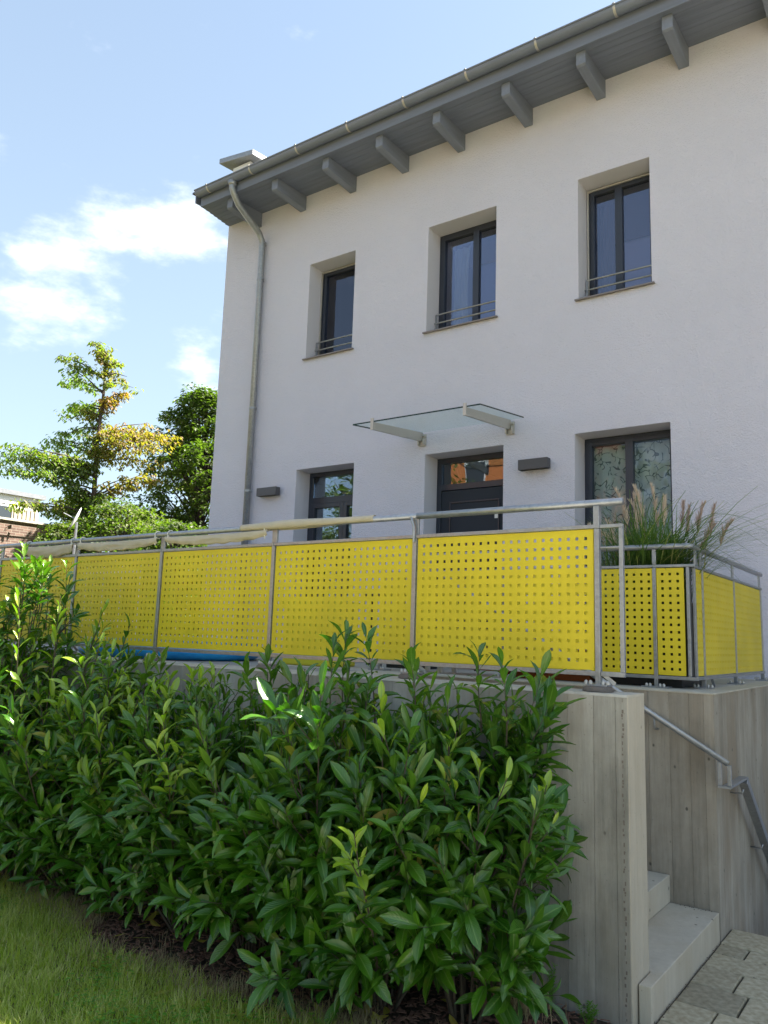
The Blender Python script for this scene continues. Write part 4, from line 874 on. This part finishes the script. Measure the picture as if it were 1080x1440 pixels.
    for k, (p, X_, Y_, Z_, L_, ws, yg) in enumerate(ind):
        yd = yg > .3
        me = me_dead if r_.random() < .008 else (r_.choice(leaf_me_young_sun) if yd else r_.choice(leaf_me)); o = bpy.data.objects.new('leaf', me); COL.objects.link(o); o.parent = t_
        mm = Matrix((X_*ws*L_, Y_*L_, Z_*L_)).transposed().to_4x4(); mm.translation = p-inv; o.matrix_basis = mm
    fb = MB(); fb.uv = []; fb.rv = []; fb.hue = []
    for (p, X_, Y_, Z_, L_, ws, yg) in rest:
        v, f, uv = r_.choice(LV); b0 = len(fb.v); fb.v += [tuple(p+X_*(a[0]*L_*ws)+Y_*(a[1]*L_)+Z_*(a[2]*L_)) for a in v]
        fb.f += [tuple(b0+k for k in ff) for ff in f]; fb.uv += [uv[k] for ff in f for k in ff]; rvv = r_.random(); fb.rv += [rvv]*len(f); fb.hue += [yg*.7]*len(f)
    fo = fb.build('foliage', 'leaf', t_, smooth=True); fo['kind'] = 'stuff'
    st_.build('stems', 'stembrown', t_, smooth=True)
    return len(leaves)
HEDGE = [  # x, y, top, radius, label, young (yellow hue: young shoots plus painted sun)
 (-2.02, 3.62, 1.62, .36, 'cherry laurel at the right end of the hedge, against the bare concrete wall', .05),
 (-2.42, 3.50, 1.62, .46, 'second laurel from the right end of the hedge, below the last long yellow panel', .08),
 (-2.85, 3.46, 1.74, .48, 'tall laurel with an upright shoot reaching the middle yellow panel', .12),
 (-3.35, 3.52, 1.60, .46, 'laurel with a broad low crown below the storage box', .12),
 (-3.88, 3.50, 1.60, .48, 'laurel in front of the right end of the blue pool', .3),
 (-4.45, 3.50, 1.64, .50, 'laurel with yellowish young and sun tinted shoots in front of the middle of the blue pool', .45),
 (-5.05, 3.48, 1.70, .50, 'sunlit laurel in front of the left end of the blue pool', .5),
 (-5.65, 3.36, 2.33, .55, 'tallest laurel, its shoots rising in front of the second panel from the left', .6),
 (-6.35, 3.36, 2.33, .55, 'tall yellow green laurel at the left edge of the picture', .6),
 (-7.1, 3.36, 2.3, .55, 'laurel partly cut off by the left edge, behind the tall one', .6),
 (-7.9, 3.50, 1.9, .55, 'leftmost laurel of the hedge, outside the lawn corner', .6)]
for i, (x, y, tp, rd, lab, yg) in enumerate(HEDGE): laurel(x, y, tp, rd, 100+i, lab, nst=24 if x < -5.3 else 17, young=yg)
# dense low front growth of the right laurels is part of them already

# ------------------------------------------------------------------ lawn blades, chips, weeds
def blades(n, region, hmin, hmax, wdt, seed, mt, name, label=None, straw=.15, lean=.5):
    r_ = random.Random(seed); b = MB(); b.rv = []; b.hue = []
    while n > 0:
        x, y = region(r_)
        n -= 1
        cl = noise.noise(Vector((x*5, y*5, 2))); h = r_.uniform(hmin, hmax)*(1+.5*cl); a = r_.uniform(0, 6.28); le = r_.uniform(.1, lean)*h; wx, wy = math.cos(a+1.57)*wdt/2, math.sin(a+1.57)*wdt/2; dx, dy = math.cos(a)*le, math.sin(a)*le
        q = len(b.v); b.v += [(x-wx, y-wy, 0), (x+wx, y+wy, 0), (x+wx*.8+dx*.35, y+wy*.8+dy*.35, h*.6), (x-wx*.8+dx*.35, y-wy*.8+dy*.35, h*.6), (x+dx, y+dy, h)]
        b.f += [(q, q+1, q+2, q+3), (q+3, q+2, q+4)]; rr = r_.random(); b.rv += [rr]*2; hu = 1.0 if r_.random() < straw+.25*max(0, cl) else max(0, cl)*.4; b.hue += [hu]*2
    o = b.build(name, mt); return tag(o, label, None, None, 'stuff')
def reg_lawn(r_):
    while True:
        x = r_.uniform(-8.5, -1.4); y = r_.uniform(.6, 3.5)
        if y < bed_edge(x)+r_.gauss(0, .035) and (y > 1.7 or r_.random() < .6): return x, y
o = blades(150000, reg_lawn, .03, .085, .0038, 5, 'grass', 'grass', 'short mixed green and straw coloured lawn grass beside the hedge', lean=1.3, straw=.22); o['category'] = 'grass'
def reg_edge(r_):
    while True:
        x = r_.uniform(-7.6, -1.6); y = bed_edge(x)+r_.gauss(.02, .10)
        if noise.noise(Vector((x*3, y*3, 9))) > .0: return x, y
o = blades(5000, reg_edge, .04, .11, .003, 6, 'straw', 'dry_grass', 'dry straw tufts along the edge of the planting bed', lean=1.2); o['category'] = 'grass'
r_ = random.Random(11); b = MB()
for k in range(9000):
    x = r_.uniform(-7.5, -1.4); y = r_.uniform(bed_edge(x)-.08, 4.02) if r_.random() < .7 else r_.gauss(bed_edge(x)+.08, .1)
    if y > 4.03: continue
    s = r_.uniform(.008, .026); a = r_.uniform(0, 6.28); c_ = Vector((x, y, r_.uniform(-.006, .016))); u = Vector((math.cos(a), math.sin(a), r_.uniform(-.35, .35)))*s; v_ = Vector((-math.sin(a), math.cos(a), r_.uniform(-.4, .4)))*s*r_.uniform(.25, .5)
    nn = u.cross(v_).normalized()*.003; q = len(b.v); b.v += [tuple(c_-u-v_), tuple(c_+u-v_*.7), tuple(c_+u*.8+v_), tuple(c_-u*.9+v_), tuple(c_-u*.8-v_*.8+nn), tuple(c_+u*.9-v_*.5+nn), tuple(c_+u*.7+v_*.8+nn), tuple(c_-u*.7+v_*.8+nn)]
    b.f += [(q+4, q+5, q+6, q+7), (q, q+1, q+5, q+4), (q+1, q+2, q+6, q+5), (q+2, q+3, q+7, q+6), (q+3, q, q+4, q+7)]
o = tag(b.build('bark_mulch', 'chips'), 'reddish brown bark mulch on the bed under the laurels', 'mulch', None, 'stuff')
def weed(x, y, h, n, seed, label, spread=.05, z0=0, mt='weed', curl=False):
    r_ = random.Random(seed); b = MB(); b.rv = []; b.hue = []
    t_ = thing('weed_plant', label, 'plant', (x, y, z0)); stb = MB()
    for s_ in range(max(1, n//40)):
        a = r_.uniform(0, 6.28); tipp = Vector((x+spread*math.cos(a)*r_.random(), y+spread*.6*math.sin(a), z0+h*r_.uniform(.8, 1))); bs = Vector((x, y, z0)); stb.tube([bs, bs.lerp(tipp, .5), tipp], [.003, .0025, .001], 5)
        for k in range(40):
            f = .25+.75*k/40; p = bs.lerp(tipp, f); a = k*2.4; d = Vector((math.cos(a), math.sin(a), r_.uniform(.1, .8))).normalized(); L_ = r_.uniform(.02, .04)*(1.15-f*.5); sd_ = d.cross(Vector((0, 0, 1))).normalized()*.0035
            q = len(b.v); b.v += [tuple(p), tuple(p+d*L_*.5+sd_), tuple(p+d*L_), tuple(p+d*L_*.5-sd_)]; b.f.append((q, q+1, q+2, q+3)); b.rv.append(r_.random()); b.hue.append(0)
    b.build('leaves', mt, t_); stb.build('stem', mt, t_)
weed(-1.72, 3.93, .24, 120, 1, 'slim bright green feathery weed at the foot of the wall', .03)
weed(-1.53, 3.92, .11, 200, 2, 'low bushy bright green weed at the foot of the wall near its end', .06)
weed(-2.75, 3.12, .07, 200, 3, 'low yellowish weed at the edge of the lawn', .10)
weed(-2.45, 3.1, .06, 160, 4, 'low yellowish weed on the bed edge nearest the right laurels', .09)
# dry grass tuft by the wall
r_ = random.Random(21); b = MB(); b.rv = []
for k in range(240):
    a = r_.uniform(0, 6.28); d = r_.uniform(.02, .20); h = r_.uniform(.08, .30); x = -1.86+r_.gauss(0, .07); y = 3.84+r_.gauss(0, .06); pts = [Vector((x, y, 0)), Vector((x+.4*d*math.cos(a), y+.3*d*math.sin(a), h*.7)), Vector((x+d*math.cos(a), min(4.03, y+d*.8*math.sin(a)), h*r_.uniform(.6, 1)))]
    wv = Vector((-math.sin(a), math.cos(a), 0))*.0016; q = len(b.v); b.v += [tuple(pts[0]-wv), tuple(pts[0]+wv), tuple(pts[1]+wv), tuple(pts[1]-wv), tuple(pts[2])]; b.f += [(q, q+1, q+2, q+3), (q+3, q+2, q+4)]; rr = r_.random(); b.rv += [rr, rr]
tag(b.build('dry_grass_tuft', 'straw'), 'tuft of dry straw coloured grass standing by the concrete wall foot', 'grass tuft')
# fallen laurel leaves, clover and litter
r_ = random.Random(77); fb = MB(); fb.uv = []; fb.rv = []
for k in range(150):
    x = r_.uniform(-6.5, -1.5); y = min(3.98, bed_edge(x)+r_.uniform(-.25, .6)); v, f, uv = r_.choice(LV); a = r_.uniform(0, 6.28); L_ = r_.uniform(.05, .12); tl = r_.uniform(-.4, .4); b0 = len(fb.v)
    fb.v += [(x+(p[0]*math.cos(a)-p[1]*math.sin(a))*L_, y+(p[0]*math.sin(a)+p[1]*math.cos(a))*L_, .03+abs(p[2])*L_*.6+p[0]*tl*L_) for p in v]
    fb.f += [tuple(b0+q for q in ff) for ff in f]; fb.uv += [uv[q] for ff in f for q in ff]; fb.rv += [r_.random()]*len(f)
tag(fb.build('fallen_leaves', 'leafdead', smooth=True), 'dry yellowed laurel leaves fallen on the bed and lawn edge', None, None, 'stuff')
fb = MB(); fb.rv = []; fb.hue = []
for k in range(900):
    cx_, cy_ = r_.uniform(-6.5, -2.0), r_.uniform(2.0, 3.3)
    if noise.noise(Vector((cx_*1.7, cy_*1.7, 30))) < .12 or cy_ > bed_edge(cx_): continue
    for q in range(14):
        x = cx_+r_.gauss(0, .04); y = cy_+r_.gauss(0, .04); h = r_.uniform(.03, .07); s_ = r_.uniform(.006, .011); a = r_.uniform(0, 6.28); i0 = len(fb.v)
        fb.v += [(x+s_*math.cos(a+k2*1.05), y+s_*math.sin(a+k2*1.05), h+r_.uniform(-.002, .002)) for k2 in range(6)]; fb.f.append(tuple(range(i0, i0+6))); fb.rv.append(r_.random()); fb.hue.append(0)
tag(fb.build('clover', 'weed'), 'low clover patches in the lawn', None, None, 'stuff')
r_ = random.Random(78); fb = MB()
for k in range(150):   # grit and crumbs in the corners of steps and joints
    if k < 60: x, y, z = -1.287+abs(r_.gauss(0, .018)), r_.uniform(4.15, 5.5), .004
    elif k < 80: x, y, z = r_.uniform(-1.56, -1.32), 5.5-abs(r_.gauss(0, .02)), .168
    else: x, y, z = r_.uniform(-1.25, -.2), r_.choice(rows)+r_.gauss(0, .006), .002
    s_ = r_.uniform(.001, .004); fb.prism([(x-s_, y-s_, z), (x+s_, y-s_*.6, z), (x+s_*.7, y+s_, z), (x-s_*.8, y+s_*.7, z)][::-1], (0, 0, s_*.8))
tag(fb.build('grit', 'grout'), 'grit and crumbs along the step foot and stone joints', None, None, 'stuff')
# soil and litter in the corner of steps
# ------------------------------------------------------------------ tall grass with plumes
tg = thing('ornamental_grass', 'tall arching ornamental grass with beige plumes in the planter at the terrace corner', 'plant', (-1.9, 6.15, 2.08))
r_ = random.Random(31); b = MB(); b.rv = []; b.hue = []
def arch(p, a, h, out, n=7, droop=1.0):
    pts = []
    for i in range(n+1):
        f = i/n; pts.append(p+Vector((math.cos(a)*out*f**1.7, math.sin(a)*out*f**1.7, h*(f-droop*.38*f**3))))
    return pts
for k in range(1700):
    p = Vector((-1.90+r_.gauss(0, .12), 6.17+r_.gauss(0, .09), 2.07)); a = r_.uniform(0, 6.28); h = r_.uniform(.45, 1.0); out = r_.uniform(.05, .85)*h*(1.5 if math.cos(a) > .2 else .75)
    pts = arch(p, a, h, out, droop=r_.uniform(.4, 1.5)); wv = Vector((-math.sin(a), math.cos(a), 0)); q = len(b.v); rr = r_.random(); hu = 1.0 if r_.random() < .10 else 0
    for i, pt in enumerate(pts):
        w_ = .0038*(1-(i/len(pts))**2)+.0004; b.v += [tuple(pt-wv*w_), tuple(pt+wv*w_)]
    for i in range(len(pts)-1): b.f.append((q+2*i, q+2*i+1, q+2*i+3, q+2*i+2)); b.rv.append(rr); b.hue.append(hu)
b.build('blades', 'reed', tg)['kind'] = 'stuff'
def plume(px_, py_, pz_, lx, ly, h, mt='plume', dens=170, seed=0):
    """culm from the pot to the plume base, then a nodding feather"""
    r_ = random.Random(seed); base = Vector((-1.92+r_.gauss(0, .06), 6.17+r_.gauss(0, .05), 2.07)); p0 = Vector((px_, py_, pz_)); cul = MB()
    mid = base.lerp(p0, .5)+Vector((0, 0, .05)); cul.tube([base, mid, p0], [.003, .0025, .002], 5)
    pl_ = cul.build('stalk', 'straw', tg); f_ = MB(); f_.rv = []; f_.hue = []
    for k in range(dens):
        f = (k+.5)/dens; c_ = p0+Vector((lx*f**1.3, ly*f**1.3, h*(f-.18*f**3))); a = r_.uniform(0, 6.28); L_ = .11*(1.1-f*.7)*r_.uniform(.6, 1.2); d = Vector((math.cos(a)*.35+lx*.8, math.sin(a)*.3+ly*.8, .85)).normalized(); e_ = c_+d*L_; s_ = Vector((-math.sin(a), math.cos(a), 0))*.0045
        q = len(f_.v); f_.v += [tuple(c_-s_), tuple(c_+s_), tuple(e_+Vector((0, 0, -.01)))]; f_.f.append((q, q+1, q+2)); f_.rv.append(r_.random()); f_.hue.append(0)
    f_.build('plume', mt, tg)
for i, a in enumerate(((-2.02, 6.1, 2.72, -.10, 0, .36), (-1.98, 6.2, 2.66, -.02, .0, .40), (-1.90, 6.1, 2.75, -.07, 0, .34), (-1.80, 6.15, 2.70, -.05, 0, .42), (-1.74, 6.1, 2.70, .01, 0, .28), (-2.12, 6.1, 2.55, -.08, 0, .27), (-2.08, 6.0, 2.50, -.14, 0, .20), (-2.22, 6.05, 2.60, -.10, 0, .15), (-1.93, 6.25, 2.62, -.13, 0, .40))): plume(*a, seed=i)
for i, a in enumerate(((-1.60, 6.2, 2.62, .03, 0, .30), (-1.52, 6.2, 2.66, .06, 0, .26), (-1.44, 6.25, 2.62, .04, 0, .30), (-1.36, 6.2, 2.55, .10, 0, .22), (-1.66, 6.3, 2.70, .02, 0, .26), (-1.48, 6.1, 2.45, .12, 0, .30))): plume(*a, mt='plumered', dens=90, seed=40+i)
# long drooping twigs
tw = MB()
for s_, (ex, ez) in enumerate(((-1.15, 2.35), (-1.10, 2.45), (-.98, 2.60), (-1.05, 2.70), (-1.2, 2.25), (-1.0, 2.5))):
    base = Vector((-1.85, 6.2, 2.07)); pts = [base+Vector(((ex+1.85)*f**1.2, -.05*f, (ez-2.07)*f+(.38+.05*(s_%3))*math.sin(math.pi*f)*(1-.2*f))) for f in [i/12 for i in range(13)]]; tw.tube(pts, [.0022*(1-.7*i/12) for i in range(13)], 5)
tw.build('long_stalk', 'reed', tg)

# ------------------------------------------------------------------ trees
def leaf_quads(b, c_, r_, n, size, hue=0, flat=.6, droop=.6):
    for k in range(n):
        while True:
            o = Vector((r_.uniform(-1, 1), r_.uniform(-1, 1), r_.uniform(-1, 1)))
            if o.length < 1: break
        p = Vector(c_[0])+Vector((o.x*c_[1], o.y*c_[1], o.z*c_[1]*flat)); a = r_.uniform(0, 6.28); d = Vector((math.cos(a), math.sin(a), -droop+r_.uniform(-.5, .5))).normalized(); s = d.cross(Vector((r_.uniform(-.4, .4), r_.uniform(-.4, .4), 1))).normalized(); L_ = size*r_.uniform(.7, 1.3); w_ = L_*.24
        up_ = s.cross(d)*L_*.10; q = len(b.v); b.v += [tuple(p), tuple(p+d*L_*.5+s*w_+up_), tuple(p+d*L_), tuple(p+d*L_*.5-s*w_+up_)]; b.f += [(q, q+1, q+2), (q, q+2, q+3)]; rr = r_.random(); b.rv += [rr, rr]; h_ = min(1, max(0, hue+r_.uniform(-.25, .25)))if hue else 0; b.hue += [h_, h_]
RV = Vector((.8145, .580, 0)).normalized(); DV = Vector((-.58, .8145, 0)).normalized()
# cherry tree: layered branches
ctb = Vector((-19.45, 13.0, 0)); S = 51.0
def zpx(y): return 1.8+23.4*.110+(750-y)/S*1.03
ct = thing('cherry_tree', 'slender young tree with layered branches and partly rust coloured leaves, left of the house', 'tree', tuple(ctb))
r_ = random.Random(41); tr_ = MB(); top = zpx(468)
tp_ = [ctb+Vector((0, 0, 0)), ctb+Vector((0, 0, 2)), ctb+RV*.02+Vector((0, 0, zpx(700))), ctb+RV*-.02+Vector((0, 0, zpx(620))), ctb+RV*.03+Vector((0, 0, zpx(550))), ctb+RV*.02+Vector((0, 0, zpx(500))), ctb+RV*-.25+Vector((0, 0, top-.1))]
tr_.tube(tp_, [.12, .10, .07, .055, .04, .022, .01], 8)
cb = MB(); cb.rv = []; cb.hue = []
BR = [ # y_start, y_end, dx px, hue, size
 (490, 474, -18, .25, .8), (505, 488, -12, .5, .7), (530, 498, -62, .1, .9), (545, 520, -75, 0, 1.0), (520, 525, 36, .35, .7), (515, 500, 22, .3, .7), (535, 535, 40, .2, .6), (560, 545, 34, .95, .9), (572, 562, 20, .95, .8),
 (570, 562, -62, 0, 1.0), (585, 580, -45, .15, .9), (600, 606, -55, 0, .8), (605, 585, 60, .75, 1.0), (620, 600, 95, .7, 1.3), (590, 575, -20, .4, .8), (632, 615, 60, .55, 1.2), (645, 628, 98, .6, 1.2),
 (640, 620, -80, 0, 1.0), (655, 640, -95, .1, 1.2), (668, 650, -125, 0, 1.3), (660, 650, -50, .15, 1.2), (690, 672, -110, .0, 1.3), (680, 665, -60, 0, 1.2), (700, 665, 60, .55, .6), (700, 660, 80, .6, 1.0),
 (725, 700, -60, .1, 1.2), (730, 705, -95, .15, 1.0), (720, 712, -118, .2, .7), (745, 725, -30, 0, 1.4), (760, 738, 30, 0, 1.5), (755, 730, 75, 0, 1.4), (765, 748, -45, .1, 1.2), (770, 745, 95, 0, 1.5), (640, 640, 20, .35, 1.0), (610, 612, 15, .5, 1.0)]
for k in range(14):
    yy = r_.uniform(600, 740); env = (20+(yy-500)*.36); BR.append((yy+r_.uniform(5, 25), yy, r_.uniform(-1, .8)*env, r_.choice((0, 0, .15, .3)), r_.uniform(.6, 1.0)))
for (ya, yb, dx, hu, sz_) in BR:
    hu *= .9
    for rep in range(2):
        dep = r_.uniform(-1, 1)*abs(dx)/S*.7; p0 = ctb+Vector((0, 0, zpx(ya+r_.uniform(-3, 6)))); p1 = ctb+RV*((dx*(1 if rep == 0 else r_.uniform(.55, .95))/S))+DV*dep+Vector((0, 0, zpx(yb+(0 if rep == 0 else r_.uniform(-6, 10))))); mid = p0.lerp(p1, .5)+Vector((0, 0, .10)); tr_.tube([p0, mid, p1], [.028, .018, .006], 5)
        n = max(4, int((p1-p0).length/.20))
        for k in range(n):
            f = .22+.78*k/(n-1); c_ = (p0.lerp(mid, f*2) if f < .5 else mid.lerp(p1, f*2-1))+Vector((r_.gauss(0, .09), r_.gauss(0, .09), r_.gauss(0, .05)-.04)); leaf_quads(cb, (c_, r_.uniform(.16, .34)*sz_), r_, int(30*sz_), .13, hu, .55, .9)
tr_.build('trunk', 'bark', ct, smooth=True); cb.build('crown', 'cherry', ct)
def tree(name, base, top, radii, label, mt, seed, nclump, size, hue_right=False, trunk=.2, cat='tree', hmin=.25, per=34):
    r_ = random.Random(seed); t_ = thing(name, label, cat, base); base = Vector(base); tr = MB(); cr_ = MB(); cr_.rv = []; cr_.hue = []
    tr.tube([base, base+Vector((.1, 0, top*.3)), base+Vector((0, .1, top*.6)), base+Vector((.1, 0, top*.9))], [trunk, trunk*.8, trunk*.5, .02], 8)
    for k in range(nclump):
        f = r_.uniform(hmin, 1)**.9; a = r_.uniform(0, 6.28); z = top*f; prof = math.sin(math.pi*min(1, max(.0, (f-hmin*.6)/(1.02-hmin*.6)))**1.0)**.55; rr = radii*prof*(r_.uniform(.25, 1)**.5)*(1+.55*noise.noise(Vector((math.cos(a)*1.6, math.sin(a)*1.6, f*5+seed))))
        c_ = base+Vector((math.cos(a)*rr, math.sin(a)*rr, z+r_.uniform(-.1, .1))); s0 = base+Vector((0, 0, z*.75)); 
        if k % 4 == 0: tr.tube([s0, s0.lerp(c_, .6)+Vector((0, 0, .1)), c_], [.03, .02, .006], 4, caps=False)
        leaf_quads(cr_, (c_, r_.uniform(.2, .42)*radii/2.2), r_, per, size, .35 if noise.noise(Vector((c_.x, c_.y, c_.z))*.8) > .22 else 0, .6, .5)
    tr.build('trunk', 'bark', t_, smooth=True); cr_.build('crown', mt, t_)
tree('maple_tree', (-18.9, 16.4, 0), 9.3, 2.0, 'broad green leafy tree close to the left corner of the house', 'maple', 51, 760, .16)
tree('maple_tree', (-17.6, 18.6, 0), 9.3, 2.2, 'green tree behind the broad one, half hidden by the house corner', 'maple', 52, 600, .16)
tree('green_shrub', (-17.4, 12.6, 0), 4.9, 2.0, 'rounded green bush right of the slender tree, above the cloth', 'maple', 53, 520, .12, cat='shrub', hmin=.15)
tree('green_shrub', (-18.9, 12.0, 0), 4.5, 1.1, 'olive green bush below the slender tree, left of its trunk', 'maple', 54, 330, .12, cat='shrub', hmin=.15)
tree('green_shrub', (-14.8, 12.2, 0), 4.2, 1.7, 'low green bush just above the railing near the house corner', 'maple', 55, 380, .12, cat='shrub', hmin=.15)
tree('green_shrub', (-24.5, 20.5, 0), 6.2, 2.2, 'distant green bush right of the white building', 'maple', 56, 300, .16, cat='shrub', hmin=.15)
tree('yard_tree', (-9.5, -9.0, 0), 8.5, 3.0, 'rounded leafy tree added behind the camera to darken a window reflection', 'maple', 58, 240, .2)  # unseen tree, added to darken what the curtained window mirrors
tree('yard_tree', (-14.5, -3.0, 0), 8.0, 2.8, 'leafy tree in the yard, mirrored in the left terrace door', 'maple', 57, 240, .2)
